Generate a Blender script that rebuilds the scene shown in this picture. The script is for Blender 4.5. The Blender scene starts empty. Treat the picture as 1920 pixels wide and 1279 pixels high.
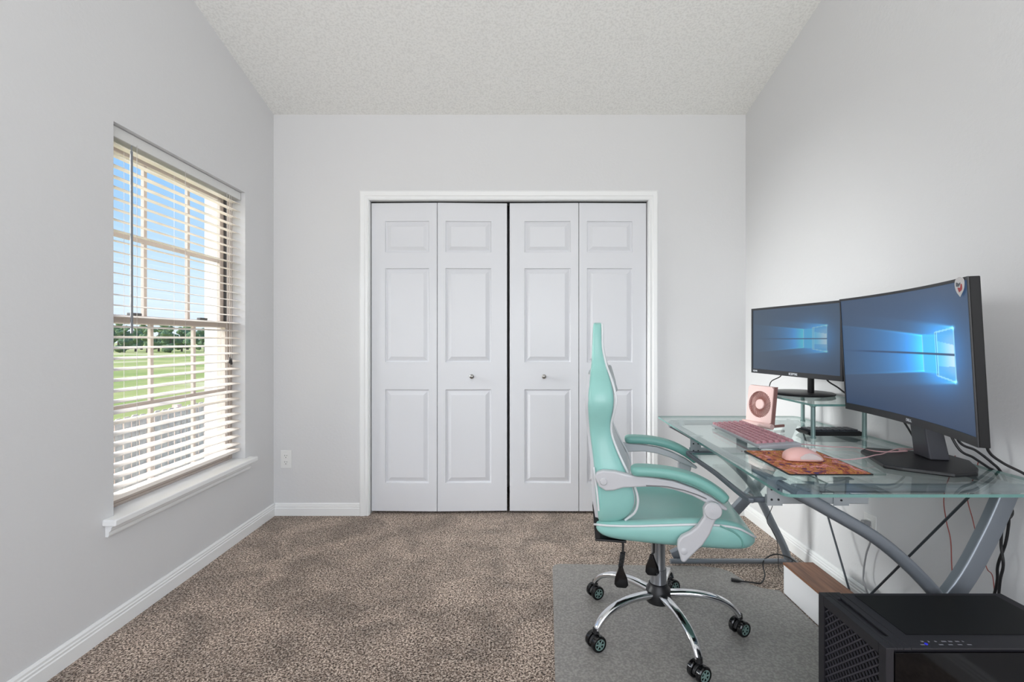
import bpy, bmesh, math, random
from mathutils import Vector, Matrix, noise
SC = bpy.context.scene
COL = SC.collection
random.seed(7)
PI = math.pi

def lin(v):
    v = v / 255.0
    return v / 12.92 if v <= 0.04045 else ((v + 0.055) / 1.055) ** 2.4
def rgb(r, g, b): return (lin(r), lin(g), lin(b), 1.0)

# ------------------------------------------------------------ camera, world, lights, exposure
F, CX, CY, ZC = 900.0, 968.0, 638.0, 1.127      # focal length in pixels, vanishing point, eye height
cam_data = bpy.data.cameras.new('camera')
cam_data.sensor_width = 36.0
cam_data.lens = 36.0 * F / 1920.0
cam_data.shift_x = -(CX - 960.0) / 1920.0
cam_data.shift_y = (CY - 639.5) / 1920.0
cam_data.clip_start = 0.02
cam_data.clip_end = 1000
cam = bpy.data.objects.new('camera', cam_data)
COL.objects.link(cam)
cam.location = (0, 0, ZC)
cam.rotation_euler = (PI / 2, 0, 0)
SC.camera = cam

w = bpy.data.worlds.new('sky'); SC.world = w; w.use_nodes = True
nt = w.node_tree; nt.nodes.clear()
tc = nt.nodes.new('ShaderNodeTexCoord'); sep = nt.nodes.new('ShaderNodeSeparateXYZ')
rmp = nt.nodes.new('ShaderNodeValToRGB'); bg = nt.nodes.new('ShaderNodeBackground'); wo = nt.nodes.new('ShaderNodeOutputWorld')
nt.links.new(tc.outputs['Generated'], sep.inputs[0]); nt.links.new(sep.outputs['Z'], rmp.inputs[0])
nt.links.new(rmp.outputs[0], bg.inputs[0]); nt.links.new(bg.outputs[0], wo.inputs[0])
e = rmp.color_ramp.elements
e[0].position = 0.0; e[0].color = rgb(226, 236, 246)
e[1].position = 0.42; e[1].color = rgb(112, 168, 236)
k = e.new(0.12); k.color = rgb(196, 220, 246)
k = e.new(0.25); k.color = rgb(150, 194, 244)
bg.inputs[1].default_value = 1.25

def sun(name, direction, strength, angle, color):
    l = bpy.data.lights.new(name, 'SUN'); l.energy = strength; l.angle = math.radians(angle); l.color = color
    o = bpy.data.objects.new(name, l); COL.objects.link(o)
    o.rotation_euler = Vector(direction).to_track_quat('-Z', 'Y').to_euler()
    return o
def area(name, loc, direction, sx, sy, power, color):
    l = bpy.data.lights.new(name, 'AREA'); l.shape = 'RECTANGLE'; l.size = sx; l.size_y = sy; l.energy = power; l.color = color
    o = bpy.data.objects.new(name, l); COL.objects.link(o); o.location = loc
    o.rotation_euler = Vector(direction).to_track_quat('-Z', 'Y').to_euler()
    return o
def spot(name, loc, target, power, radius, cone, color):
    l = bpy.data.lights.new(name, 'SPOT'); l.energy = power; l.shadow_soft_size = radius; l.spot_size = math.radians(cone); l.spot_blend = 0.3; l.color = color
    o = bpy.data.objects.new(name, l); COL.objects.link(o); o.location = loc
    o.rotation_euler = (Vector(target) - Vector(loc)).to_track_quat('-Z', 'Y').to_euler()
    return o
sun('sunlight', (0.80, 0.30, -0.46), 6.0, 35, (1.0, 0.98, 0.95))
spot('side_window_fill_spot', (-7.0, 2.1, 2.1), (-1.56, 2.32, 1.22), 7400, 2.2, 34, (1.0, 0.99, 0.97))  # spot lamp added outside, out of view, to brighten the room through the window
REAR = -1.5
area('rear_fill_light', (0.0, REAR + 0.03, 1.75), (0, 1, 0.12), 2.3, 2.2, 63, (1.0, 0.99, 0.975))  # area lamp added behind the camera to fill the room

SC.view_settings.view_transform = 'Standard'
SC.view_settings.look = 'None'
SC.view_settings.gamma = 1
SC.view_settings.use_curve_mapping = False
SC.view_settings.exposure = 0.0

# ------------------------------------------------------------ helpers
def P(px, py, z):                 # the point at height z seen at that place of the photo
    Y = F * (ZC - z) / (py - CY); return Vector(((px - CX) * Y / F, Y, z))
def PX(px, py, X):                # the point on the vertical plane x = X
    Y = F * X / (px - CX); return Vector((X, Y, ZC - (py - CY) * Y / F))
def PY(px, py, Y):
    return Vector(((px - CX) * Y / F, Y, ZC - (py - CY) * Y / F))

def mat(name, col, rough=0.5, metal=0.0, bump=None, var=None, emis=None, spec=None, coat=0, sheen=0):
    m = bpy.data.materials.new(name); m.use_nodes = True
    n = m.node_tree.nodes; l = m.node_tree.links; b = n['Principled BSDF']
    b.inputs['Base Color'].default_value = col
    b.inputs['Roughness'].default_value = rough; b.inputs['Metallic'].default_value = metal
    if spec is not None: b.inputs['Specular IOR Level'].default_value = spec
    if coat: b.inputs['Coat Weight'].default_value = coat
    if sheen: b.inputs['Sheen Weight'].default_value = sheen
    co = n.new('ShaderNodeTexCoord')
    if var:                       # (scale, second colour, low, high)
        t = n.new('ShaderNodeTexNoise'); t.inputs['Scale'].default_value = var[0]; t.inputs['Detail'].default_value = 4
        r = n.new('ShaderNodeValToRGB'); r.color_ramp.elements[0].color = col; r.color_ramp.elements[1].color = var[1]
        r.color_ramp.elements[0].position = var[2]; r.color_ramp.elements[1].position = var[3]
        l.new(co.outputs['Object'], t.inputs['Vector']); l.new(t.outputs['Fac'], r.inputs[0]); l.new(r.outputs[0], b.inputs['Base Color'])
    if bump:                      # (scale, strength, distance, detail)
        t = n.new('ShaderNodeTexNoise'); t.inputs['Scale'].default_value = bump[0]; t.inputs['Detail'].default_value = bump[3] if len(bump) > 3 else 3
        bp = n.new('ShaderNodeBump'); bp.inputs['Strength'].default_value = bump[1]; bp.inputs['Distance'].default_value = bump[2]
        l.new(co.outputs['Object'], t.inputs['Vector']); l.new(t.outputs['Fac'], bp.inputs['Height']); l.new(bp.outputs[0], b.inputs['Normal'])
    if emis:
        b.inputs['Emission Color'].default_value = emis[0]; b.inputs['Emission Strength'].default_value = emis[1]
    return m

def glass(name, tint, refl=1.0, rough=0.0):
    m = bpy.data.materials.new(name); m.use_nodes = True; n = m.node_tree.nodes; l = m.node_tree.links; n.clear()
    o = n.new('ShaderNodeOutputMaterial'); mx = n.new('ShaderNodeMixShader'); tr = n.new('ShaderNodeBsdfTransparent'); gl = n.new('ShaderNodeBsdfGlossy')
    lw = n.new('ShaderNodeLayerWeight'); lw.inputs[0].default_value = 0.5
    pw = n.new('ShaderNodeMath'); pw.operation = 'POWER'; pw.inputs[1].default_value = 5.0
    fr = n.new('ShaderNodeMath'); fr.operation = 'MULTIPLY_ADD'; fr.inputs[1].default_value = 0.96; fr.inputs[2].default_value = 0.04
    l.new(lw.outputs['Facing'], pw.inputs[0]); l.new(pw.outputs[0], fr.inputs[0])
    mu = n.new('ShaderNodeMath'); mu.operation = 'MULTIPLY'; mu.inputs[1].default_value = refl; mu.use_clamp = True
    tr.inputs[0].default_value = tint; gl.inputs['Roughness'].default_value = rough; gl.inputs[0].default_value = (0.92, 0.97, 0.96, 1)
    l.new(fr.outputs[0], mu.inputs[0]); l.new(mu.outputs[0], mx.inputs[0]); l.new(tr.outputs[0], mx.inputs[1]); l.new(gl.outputs[0], mx.inputs[2]); l.new(mx.outputs[0], o.inputs[0])
    return m

M = {}
M['wall'] = mat('wall_paint', rgb(222, 222, 223), 0.75, bump=(70, 0.25, 0.003, 4))
M['ceiling'] = mat('ceiling_texture', rgb(246, 246, 243), 0.9, bump=(90, 0.4, 0.005, 5), var=(95, rgb(234, 234, 231), 0.45, 0.62))
M['trim'] = mat('white_trim', rgb(244, 245, 245), 0.38)
M['door'] = mat('door_paint', rgb(226, 227, 231), 0.42, bump=(140, 0.05, 0.001))
M['dark_gap'] = mat('dark_gap', rgb(22, 22, 24), 0.9)
M['plastic_white'] = mat('white_plastic', rgb(238, 238, 236), 0.3)
M['slot'] = mat('socket_slot', rgb(40, 40, 42), 0.6)
M['chrome'] = mat('chrome', rgb(225, 227, 230), 0.1, 1.0)
M['nickel'] = mat('brushed_nickel', rgb(170, 168, 165), 0.28, 1.0)
M['slat'] = mat('blind_slat', rgb(246, 238, 230), 0.5)
M['blind_rail'] = mat('blind_rail', rgb(226, 226, 224), 0.5)
M['cord'] = mat('blind_cord', rgb(205, 200, 195), 0.7)
M['wand'] = mat('blind_wand', rgb(120, 124, 130), 0.35)
M['tassel'] = mat('tassel', rgb(60, 55, 52), 0.5)
M['window_vinyl'] = mat('window_frame_paint', rgb(196, 184, 176), 0.45)
M['track'] = mat('window_track', rgb(95, 95, 96), 0.5)
M['pane'] = glass('window_glass', (0.97, 0.985, 0.985, 1), 0.5)
M['stucco'] = mat('stucco', rgb(240, 238, 236), 0.9, bump=(60, 0.3, 0.003))
M['mint'] = mat('mint_leather', rgb(142, 194, 187), 0.32, bump=(230, 0.1, 0.0008), var=(6, rgb(148, 200, 192), 0.3, 0.7))
M['mint_pad'] = mat('mint_armrest', rgb(118, 172, 163), 0.42, bump=(230, 0.1, 0.0008))
M['white_leather'] = mat('white_leather', rgb(206, 208, 210), 0.42, bump=(200, 0.1, 0.0008))
M['pillow_grey'] = mat('pillow_grey', rgb(168, 176, 178), 0.45)
M['piping'] = mat('white_piping', rgb(218, 220, 222), 0.45)
M['arm_plastic'] = mat('light_grey_plastic', rgb(196, 196, 199), 0.36)
M['black'] = mat('black_plastic', rgb(24, 24, 26), 0.42)
M['black_gloss'] = mat('black_gloss', rgb(12, 12, 14), 0.12)
M['grey_metal'] = mat('gas_lift_metal', rgb(150, 152, 155), 0.3, 0.8)
M['mint_wheel'] = mat('wheel_mint', rgb(116, 142, 136), 0.5)
M['desk_metal'] = mat('desk_frame_metal', rgb(132, 138, 145), 0.38, 0.55)
M['rail_metal'] = mat('slide_rail_metal', rgb(176, 182, 186), 0.35, 0.7)
M['tray_rim'] = mat('tray_rim_metal', rgb(92, 98, 106), 0.4, 0.3)
M['dark_metal'] = mat('dark_bracket_metal', rgb(62, 68, 74), 0.42, 0.3)
M['glass'] = glass('desk_glass', (0.93, 0.972, 0.965, 1), 0.9)
M['glass_edge'] = mat('glass_edge', rgb(104, 146, 140), 0.2)
M['riser_leg'] = mat('riser_leg', rgb(128, 152, 150), 0.3, 0.4)
M['screw'] = mat('screw', rgb(50, 52, 55), 0.4, 0.6)
M['monitor'] = mat('monitor_plastic', rgb(12, 12, 14), 0.5, spec=0.3)
M['bezel'] = mat('monitor_bezel', rgb(34, 35, 39), 0.4)
M['monitor_neck'] = mat('monitor_stand_grey', rgb(66, 67, 73), 0.4)
M['text'] = mat('white_print', rgb(222, 226, 232), 0.5)
M['sticker'] = mat('sticker_white', rgb(232, 230, 230), 0.4)
M['sticker_red'] = mat('sticker_red', rgb(190, 60, 62), 0.4)
M['sticker_grey'] = mat('sticker_grey', rgb(90, 96, 104), 0.4)
M['pink_key'] = mat('pink_keycap', rgb(196, 144, 150), 0.4, var=(60, rgb(176, 122, 130), 0.4, 0.6))
M['pink'] = mat('pink_plastic', rgb(222, 188, 183), 0.4)
M['pink_dark'] = mat('rose_blades', rgb(158, 106, 98), 0.45)
M['pink_side'] = mat('rose_side', rgb(150, 108, 102), 0.45)
M['pink_mouse'] = mat('pink_mouse', rgb(216, 170, 163), 0.38)
M['kb_case'] = mat('keyboard_case', rgb(168, 170, 174), 0.35)
M['mouse_side'] = mat('mouse_side', rgb(196, 188, 186), 0.5)
M['cable_black'] = mat('black_cable', rgb(22, 22, 24), 0.45)
M['cable_pink'] = mat('pink_cable', rgb(196, 156, 158), 0.5)
M['cable_red'] = mat('red_cable', rgb(160, 84, 78), 0.5)
M['cable_grey'] = mat('grey_cable', rgb(150, 150, 152), 0.5)
M['case'] = mat('case_black', rgb(34, 33, 38), 0.5)
M['case_dark'] = mat('case_inner', rgb(8, 8, 9), 0.7)
M['case_glass'] = mat('case_glass', rgb(6, 6, 8), 0.06, spec=0.3)
M['case_mesh'] = mat('case_mesh', rgb(58, 57, 64), 0.45)
M['led'] = mat('blue_led', rgb(30, 30, 160), 0.4, emis=(rgb(50, 60, 255), 0.35))
M['case_mark'] = mat('case_marking', rgb(120, 120, 128), 0.5)
M['box_white'] = mat('cable_box_white', rgb(236, 236, 238), 0.45)
M['bark'] = mat('bark', rgb(96, 82, 70), 0.9)
M['fence'] = mat('fence_wood', rgb(252, 224, 206), 0.85, var=(9, rgb(216, 186, 170), 0.35, 0.7))
M['leaf_a'] = mat('foliage_dark', rgb(84, 108, 78), 0.9, var=(1.2, rgb(120, 142, 92), 0.4, 0.65))
M['leaf_b'] = mat('foliage_pale', rgb(140, 154, 104), 0.9, var=(1.2, rgb(104, 128, 84), 0.4, 0.65))

def carpet():
    m = bpy.data.materials.new('speckled_carpet'); m.use_nodes = True; n = m.node_tree.nodes; l = m.node_tree.links; b = n['Principled BSDF']
    b.inputs['Roughness'].default_value = 0.95; b.inputs['Specular IOR Level'].default_value = 0.1; b.inputs['Sheen Weight'].default_value = 0.15
    co = n.new('ShaderNodeTexCoord')
    a = n.new('ShaderNodeTexNoise'); a.inputs['Scale'].default_value = 145; a.inputs['Detail'].default_value = 2.5; a.inputs['Roughness'].default_value = 0.65; a.inputs['Distortion'].default_value = 0.6
    r = n.new('ShaderNodeValToRGB'); el = r.color_ramp.elements
    el[0].position = 0.36; el[0].color = rgb(50, 40, 34); el[1].position = 0.62; el[1].color = rgb(236, 222, 208)
    k = el.new(0.44); k.color = rgb(108, 92, 80)
    k = el.new(0.52); k.color = rgb(176, 156, 142)
    big = n.new('ShaderNodeTexNoise'); big.inputs['Scale'].default_value = 4.5; big.inputs['Detail'].default_value = 5; big.inputs['Distortion'].default_value = 0.8
    r2 = n.new('ShaderNodeValToRGB'); r2.color_ramp.elements[0].position = 0.35; r2.color_ramp.elements[0].color = (0.70, 0.69, 0.68, 1)
    r2.color_ramp.elements[1].position = 0.65; r2.color_ramp.elements[1].color = (1.15, 1.13, 1.11, 1)
    mx = n.new('ShaderNodeMix'); mx.data_type = 'RGBA'; mx.blend_type = 'MULTIPLY'; mx.inputs[0].default_value = 1.0
    bp = n.new('ShaderNodeBump'); bp.inputs['Strength'].default_value = 0.9; bp.inputs['Distance'].default_value = 0.006
    l.new(co.outputs['Object'], a.inputs['Vector']); l.new(co.outputs['Object'], big.inputs['Vector'])
    l.new(a.outputs['Fac'], r.inputs[0]); l.new(big.outputs['Fac'], r2.inputs[0])
    l.new(r.outputs[0], mx.inputs[6]); l.new(r2.outputs[0], mx.inputs[7]); l.new(mx.outputs[2], b.inputs['Base Color'])
    l.new(a.outputs['Fac'], bp.inputs['Height']); l.new(bp.outputs[0], b.inputs['Normal'])
    return m
M['carpet'] = carpet()
M['chair_mat'] = mat('chair_mat_vinyl', rgb(134, 131, 127), 0.42, bump=(160, 0.35, 0.0015, 2), var=(120, rgb(164, 160, 155), 0.4, 0.65))

def wood():
    m = bpy.data.materials.new('wood_lid'); m.use_nodes = True; n = m.node_tree.nodes; l = m.node_tree.links; b = n['Principled BSDF']
    b.inputs['Roughness'].default_value = 0.45
    co = n.new('ShaderNodeTexCoord'); mp = n.new('ShaderNodeMapping'); mp.inputs['Scale'].default_value = (40, 3, 40)
    a = n.new('ShaderNodeTexNoise'); a.inputs['Scale'].default_value = 1.4; a.inputs['Detail'].default_value = 6
    r = n.new('ShaderNodeValToRGB'); r.color_ramp.elements[0].position = 0.3; r.color_ramp.elements[0].color = rgb(112, 72, 50)
    r.color_ramp.elements[1].position = 0.7; r.color_ramp.elements[1].color = rgb(170, 118, 86)
    l.new(co.outputs['Object'], mp.inputs[0]); l.new(mp.outputs[0], a.inputs['Vector']); l.new(a.outputs['Fac'], r.inputs[0]); l.new(r.outputs[0], b.inputs['Base Color'])
    return m
M['wood'] = wood()

def grass():
    m = bpy.data.materials.new('field_grass'); m.use_nodes = True; n = m.node_tree.nodes; l = m.node_tree.links; b = n['Principled BSDF']
    b.inputs['Roughness'].default_value = 0.95
    co = n.new('ShaderNodeTexCoord')
    a = n.new('ShaderNodeTexNoise'); a.inputs['Scale'].default_value = 0.12; a.inputs['Detail'].default_value = 8
    r = n.new('ShaderNodeValToRGB'); el = r.color_ramp.elements
    el[0].position = 0.38; el[0].color = rgb(160, 168, 78); el[1].position = 0.6; el[1].color = rgb(222, 206, 150)
    k = el.new(0.5); k.color = rgb(194, 186, 104)
    l.new(co.outputs['Object'], a.inputs['Vector']); l.new(a.outputs['Fac'], r.inputs[0]); l.new(r.outputs[0], b.inputs['Base Color'])
    return m
M['grass'] = grass()

def mousepad_mat():
    m = bpy.data.materials.new('mouse_pad_print'); m.use_nodes = True; n = m.node_tree.nodes; l = m.node_tree.links; b = n['Principled BSDF']
    b.inputs['Roughness'].default_value = 0.7
    co = n.new('ShaderNodeTexCoord')
    a = n.new('ShaderNodeTexNoise'); a.inputs['Scale'].default_value = 15; a.inputs['Detail'].default_value = 7; a.inputs['Roughness'].default_value = 0.7; a.inputs['Distortion'].default_value = 1.4
    r = n.new('ShaderNodeValToRGB'); el = r.color_ramp.elements
    el[0].position = 0.28; el[0].color = rgb(46, 34, 78); el[1].position = 0.74; el[1].color = rgb(235, 205, 190)
    for p, c in ((0.36, (70, 50, 110)), (0.41, (110, 40, 44)), (0.45, (166, 70, 50)), (0.49, (214, 160, 70)), (0.52, (140, 52, 48)), (0.555, (206, 110, 84)), (0.6, (226, 170, 170)), (0.65, (130, 50, 80))):
        k = el.new(p); k.color = rgb(*c)
    l.new(co.outputs['Object'], a.inputs['Vector']); l.new(a.outputs['Fac'], r.inputs[0]); l.new(r.outputs[0], b.inputs['Base Color'])
    return m
M['pad_print'] = mousepad_mat()

def screen_mat(name, strength):
    m = bpy.data.materials.new(name); m.use_nodes = True; n = m.node_tree.nodes; l = m.node_tree.links; b = n['Principled BSDF']
    b.inputs['Base Color'].default_value = (0.01, 0.01, 0.012, 1); b.inputs['Roughness'].default_value = 0.35
    a = n.new('ShaderNodeVertexColor'); a.layer_name = 'picture'
    l.new(a.outputs[0], b.inputs['Emission Color']); b.inputs['Emission Strength'].default_value = strength
    return m
M['screen_big'] = screen_mat('screen_display_large', 1.0)
M['screen_small'] = screen_mat('screen_display_small', 0.85)

MATS = {}
def setp(o, label=None, cat=None, group=None, kind=None):
    if label: o['label'] = label
    if cat: o['category'] = cat
    if group: o['group'] = group
    if kind: o['kind'] = kind
    return o
def thing(name, label, cat, loc, rz=0, group=None, kind=None):
    o = bpy.data.objects.new(name, None); COL.objects.link(o); o.location = loc; o.rotation_euler = (0, 0, rz)
    o.empty_display_size = 0.1
    MATS[o.name] = Matrix.Translation(Vector(loc)) @ Matrix.Rotation(rz, 4, 'Z')
    return setp(o, label, cat, group, kind)

class MB:
    def __init__(s): s.bm = bmesh.new()
    def add(s, verts, faces, mi=0):
        vs = [s.bm.verts.new(v) for v in verts]
        for f in faces:
            try:
                ff = s.bm.faces.new([vs[i] for i in f]); ff.material_index = mi
            except ValueError: pass
        return s
    def box(s, lo, hi, rot=None, mi=0):
        x0, y0, z0 = lo; x1, y1, z1 = hi
        v = [Vector(p) for p in ((x0,y0,z0),(x1,y0,z0),(x1,y1,z0),(x0,y1,z0),(x0,y0,z1),(x1,y0,z1),(x1,y1,z1),(x0,y1,z1))]
        if rot is not None:
            c = sum(v, Vector()) / 8; v = [c + rot @ (p - c) for p in v]
        return s.add(v, [(0,3,2,1),(4,5,6,7),(0,1,5,4),(1,2,6,5),(2,3,7,6),(3,0,4,7)], mi)
    def prism(s, poly, axis, a, b, mi=0):     # poly in the two other axes (in order), extruded along axis
        def mk(p, t):
            if axis == 'z': return (p[0], p[1], t)
            if axis == 'y': return (p[0], t, p[1])
            return (t, p[0], p[1])
        n = len(poly); v = [mk(p, a) for p in poly] + [mk(p, b) for p in poly]
        f = [tuple(range(n)), tuple(range(2*n-1, n-1, -1))] + [(i, (i+1) % n, n+(i+1) % n, n+i) for i in range(n)]
        return s.add(v, f, mi)
    def loft(s, rings, caps=True, mi=0, closed=True, mats=None):
        n = len(rings[0]); v = [p for r in rings for p in r]; vs = [s.bm.verts.new(p) for p in v]
        for i in range(len(rings) - 1):
            for j in range(n if closed else n - 1):
                k = (j + 1) % n
                f = s.bm.faces.new((vs[i*n+j], vs[i*n+k], vs[(i+1)*n+k], vs[(i+1)*n+j])); f.material_index = mats[j] if mats else mi
        if caps:
            f = s.bm.faces.new([vs[j] for j in range(n)]); f.material_index = mi
            f = s.bm.faces.new([vs[(len(rings)-1)*n+j] for j in range(n)]); f.material_index = mi
        return s
    def sweep(s, pts, prof, ref=(0, 0, 1), mi=0, caps=True, scales=None):   # prof: (u, v) list; v along ref-ish, u sideways
        pts = [Vector(p) for p in pts]; ref = Vector(ref); rings = []; prev = None
        for i, p in enumerate(pts):
            t = (pts[min(i+1, len(pts)-1)] - pts[max(i-1, 0)]).normalized()
            side = t.cross(ref)
            if side.length < 0.05: side = prev if prev else t.orthogonal()
            side = side.normalized()
            if prev and side.dot(prev) < -0.2: side = -side
            prev = side; up = side.cross(t).normalized(); k = scales[i] if scales else 1
            rings.append([p + side * (a * k) + up * (b * k) for a, b in prof])
        return s.loft(rings, caps, mi)
    def tube(s, pts, r, seg=8, ref=(0, 0, 1), mi=0, scales=None):
        return s.sweep(pts, [(r*math.cos(2*PI*i/seg), r*math.sin(2*PI*i/seg)) for i in range(seg)], ref, mi, True, scales)
    def lathe(s, prof, origin=(0,0,0), axis=(0,0,1), seg=24, mi=0):   # prof: (r, h)
        o = Vector(origin); q = Vector((0,0,1)).rotation_difference(Vector(axis).normalized())
        return s.loft([[o + q @ Vector((max(r, 1e-5)*math.cos(2*PI*i/seg), max(r, 1e-5)*math.sin(2*PI*i/seg), h)) for i in range(seg)] for r, h in prof], True, mi)
    def build(s, name, m, parent=None, bevel=0, sub=0, smooth=False, world=True, seg=2, label=None, angle=35):
        bm = s.bm; bmesh.ops.recalc_face_normals(bm, faces=bm.faces[:])
        if parent is not None and world:
            bmesh.ops.transform(bm, matrix=MATS[parent.name].inverted(), verts=bm.verts[:])
        me = bpy.data.meshes.new(name); bm.to_mesh(me); bm.free()
        for mm in (m if isinstance(m, (list, tuple)) else [m]): me.materials.append(M[mm])
        o = bpy.data.objects.new(name, me); COL.objects.link(o)
        if parent is not None:
            o.parent = parent; MATS[o.name] = MATS[parent.name]
        else: MATS[o.name] = Matrix.Identity(4)
        if smooth or sub:
            for p in me.polygons: p.use_smooth = True
        if bevel:
            b = o.modifiers.new('bevel', 'BEVEL'); b.width = bevel; b.segments = seg; b.limit_method = 'ANGLE'; b.angle_limit = math.radians(40)
        if sub:
            b = o.modifiers.new('subdivision', 'SUBSURF'); b.levels = sub; b.render_levels = sub
        elif smooth:
            try: me.set_sharp_from_angle(angle=math.radians(angle))
            except Exception: pass
        if label: o['label'] = label
        return o

def crom(pts, n=6):
    pts = [Vector(p) for p in pts]; out = []
    q = [2*pts[0]-pts[1]] + pts + [2*pts[-1]-pts[-2]]
    for i in range(1, len(q)-2):
        for j in range(n):
            t = j / n; a, b, c, d = q[i-1], q[i], q[i+1], q[i+2]
            out.append(0.5*((2*b)+(c-a)*t+(2*a-5*b+4*c-d)*t*t+(3*b-a-3*c+d)*t**3))
    out.append(pts[-1]); return out
def rrect(w, h, r, n=4):          # rounded rectangle profile
    out = []
    for cx, cy, a0 in ((w/2-r, h/2-r, 0), (-w/2+r, h/2-r, PI/2), (-w/2+r, -h/2+r, PI), (w/2-r, -h/2+r, 1.5*PI)):
        for i in range(n+1): out.append((cx+r*math.cos(a0+i*PI/2/n), cy+r*math.sin(a0+i*PI/2/n)))
    return out
def text_mesh(name, body, size, matrix, m, parent, ext=0.0004):
    c = bpy.data.curves.new(name, 'FONT'); c.body = body; c.size = size; c.extrude = ext; c.align_x = 'CENTER'; c.align_y = 'CENTER'
    t = bpy.data.objects.new('t', c); COL.objects.link(t); bpy.context.view_layer.update()
    me = bpy.data.meshes.new_from_object(t.evaluated_get(bpy.context.evaluated_depsgraph_get()))
    bpy.data.objects.remove(t); me.transform(MATS[parent.name].inverted() @ matrix); me.materials.clear(); me.materials.append(M[m]); me.name = name
    o = bpy.data.objects.new(name, me); COL.objects.link(o); o.parent = parent; MATS[o.name] = MATS[parent.name]
    return o
def frame(origin, xdir, ydir):
    x = Vector(xdir).normalized(); y = Vector(ydir).normalized(); z = x.cross(y)
    m = Matrix((x, y, z)).transposed().to_4x4(); m.translation = Vector(origin); return m

# ------------------------------------------------------------ room shell
XL, XR, YB = -1.564, 1.478, 3.093
WO = XL - 0.215                                   # outer face of the left wall
ZB = 2.580
def zceil(y): return ZB + 0.25 * (YB - y)
wy0, wy1, wz0, wz1 = 1.864, 2.770, 0.445, 1.978   # window opening
st = 'structure'

b = MB(); b.box((XL - 0.3, REAR - 0.2, -0.15), (XR + 0.2, YB + 0.8, 0.0)); setp(b.build('floor', 'carpet'), kind=st)
def side_quad(b, x0, x1, y0, y1, z0, z1=None):    # wall piece whose top may follow the ceiling
    za = z1 if z1 is not None else zceil(y0); zb = z1 if z1 is not None else zceil(y1)
    b.prism([(y0, z0), (y1, z0), (y1, zb), (y0, za)], 'x', x0, x1)
b = MB()
side_quad(b, WO, XL, REAR - 0.2, wy0, 0); side_quad(b, WO, XL, wy1, YB + 0.12, 0)
side_quad(b, WO, XL, wy0, wy1, 0, wz0); b.prism([(wy0, wz1), (wy1, wz1), (wy1, zceil(wy1)), (wy0, zceil(wy0))], 'x', WO, XL)
setp(b.build('wall_left', 'wall'), kind=st)
b = MB(); side_quad(b, XR, XR + 0.15, REAR - 0.2, YB + 0.12, 0); setp(b.build('wall_right', 'wall'), kind=st)
b = MB()
y0, y1 = REAR - 0.2, YB + 0.12
b.add([(WO, y0, zceil(y0)), (XR+0.15, y0, zceil(y0)), (XR+0.15, y1, zceil(y1)), (WO, y1, zceil(y1)),
       (WO, y0, zceil(y0)+.12), (XR+0.15, y0, zceil(y0)+.12), (XR+0.15, y1, zceil(y1)+.12), (WO, y1, zceil(y1)+.12)],
      [(0,3,2,1),(4,5,6,7),(0,1,5,4),(1,2,6,5),(2,3,7,6),(3,0,4,7)])
setp(b.build('ceiling', 'ceiling'), kind=st)
# back wall with closet opening
cx0, cx1, cz = (692-CX)/291.0, (1216-CX)/291.0, ZC + (CY-376)/291.0
b = MB()
b.box((XL, YB, 0), (cx0, YB+0.12, ZB+0.02)); b.box((cx1, YB, 0), (XR, YB+0.12, ZB+0.02)); b.box((cx0, YB, cz), (cx1, YB+0.12, ZB+0.02))
setp(b.build('wall_back', 'wall'), kind=st)
b = MB(); b.box((cx0-.2, YB+0.6, 0), (cx1+.2, YB+0.65, 2.5)); b.box((cx0-.25, YB+.12, 0), (cx0-.2, YB+.6, 2.5)); b.box((cx1+.2, YB+.12, 0), (cx1+.25, YB+.6, 2.5)); b.box((cx0-.25, YB+.12, 2.5), (cx1+.25, YB+.65, 2.55))
setp(b.build('wall_closet', 'wall'), kind=st)
# rear wall behind the camera; its opening is added for the fill light
b = MB(); zr = zceil(REAR)
b.box((XL, REAR-.15, 0), (XR, REAR, 0.62)); b.box((XL, REAR-.15, 2.88), (XR, REAR, zr))
b.box((XL, REAR-.15, .62), (-1.18, REAR, 2.88)); b.box((1.18, REAR-.15, .62), (XR, REAR, 2.88))
setp(b.build('wall_rear', 'wall'), kind=st)
b = MB()
b.box((-1.18, REAR-.08, .62), (-1.13, REAR-.03, 2.88)); b.box((1.13, REAR-.08, .62), (1.18, REAR-.03, 2.88))
b.box((-1.13, REAR-.08, .62), (1.13, REAR-.03, .67)); b.box((-1.13, REAR-.08, 2.83), (1.13, REAR-.03, 2.88)); b.box((-.02, REAR-.08, .67), (.02, REAR-.03, 2.83))
setp(b.build('fill_light_frame', 'window_vinyl'), kind=st)  # unseen frame added round the rear fill lamp

# baseboards: stepped profile (depth, height)
BBP = [(0, 0), (.014, 0), (.014, .048), (.011, .052), (.012, .060), (.009, .064), (.009, .072), (.004, .080), (0, .080)]
b = MB()
b.prism([(XL+0.001+d, h) for d, h in BBP], 'y', REAR, YB); setp(b.build('baseboard_left', 'trim'), kind=st)
b = MB(); b.prism([(XR-0.001-d, h) for d, h in BBP], 'y', REAR, YB); setp(b.build('baseboard_right', 'trim'), kind=st)
b = MB()
b.prism([(YB-0.001-d, h) for d, h in BBP], 'x', XL+.014, cx0-.052); b.prism([(YB-0.001-d, h) for d, h in BBP], 'x', cx1+.065, XR-.014)
setp(b.build('baseboard_back', 'trim'), kind=st)

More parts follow.
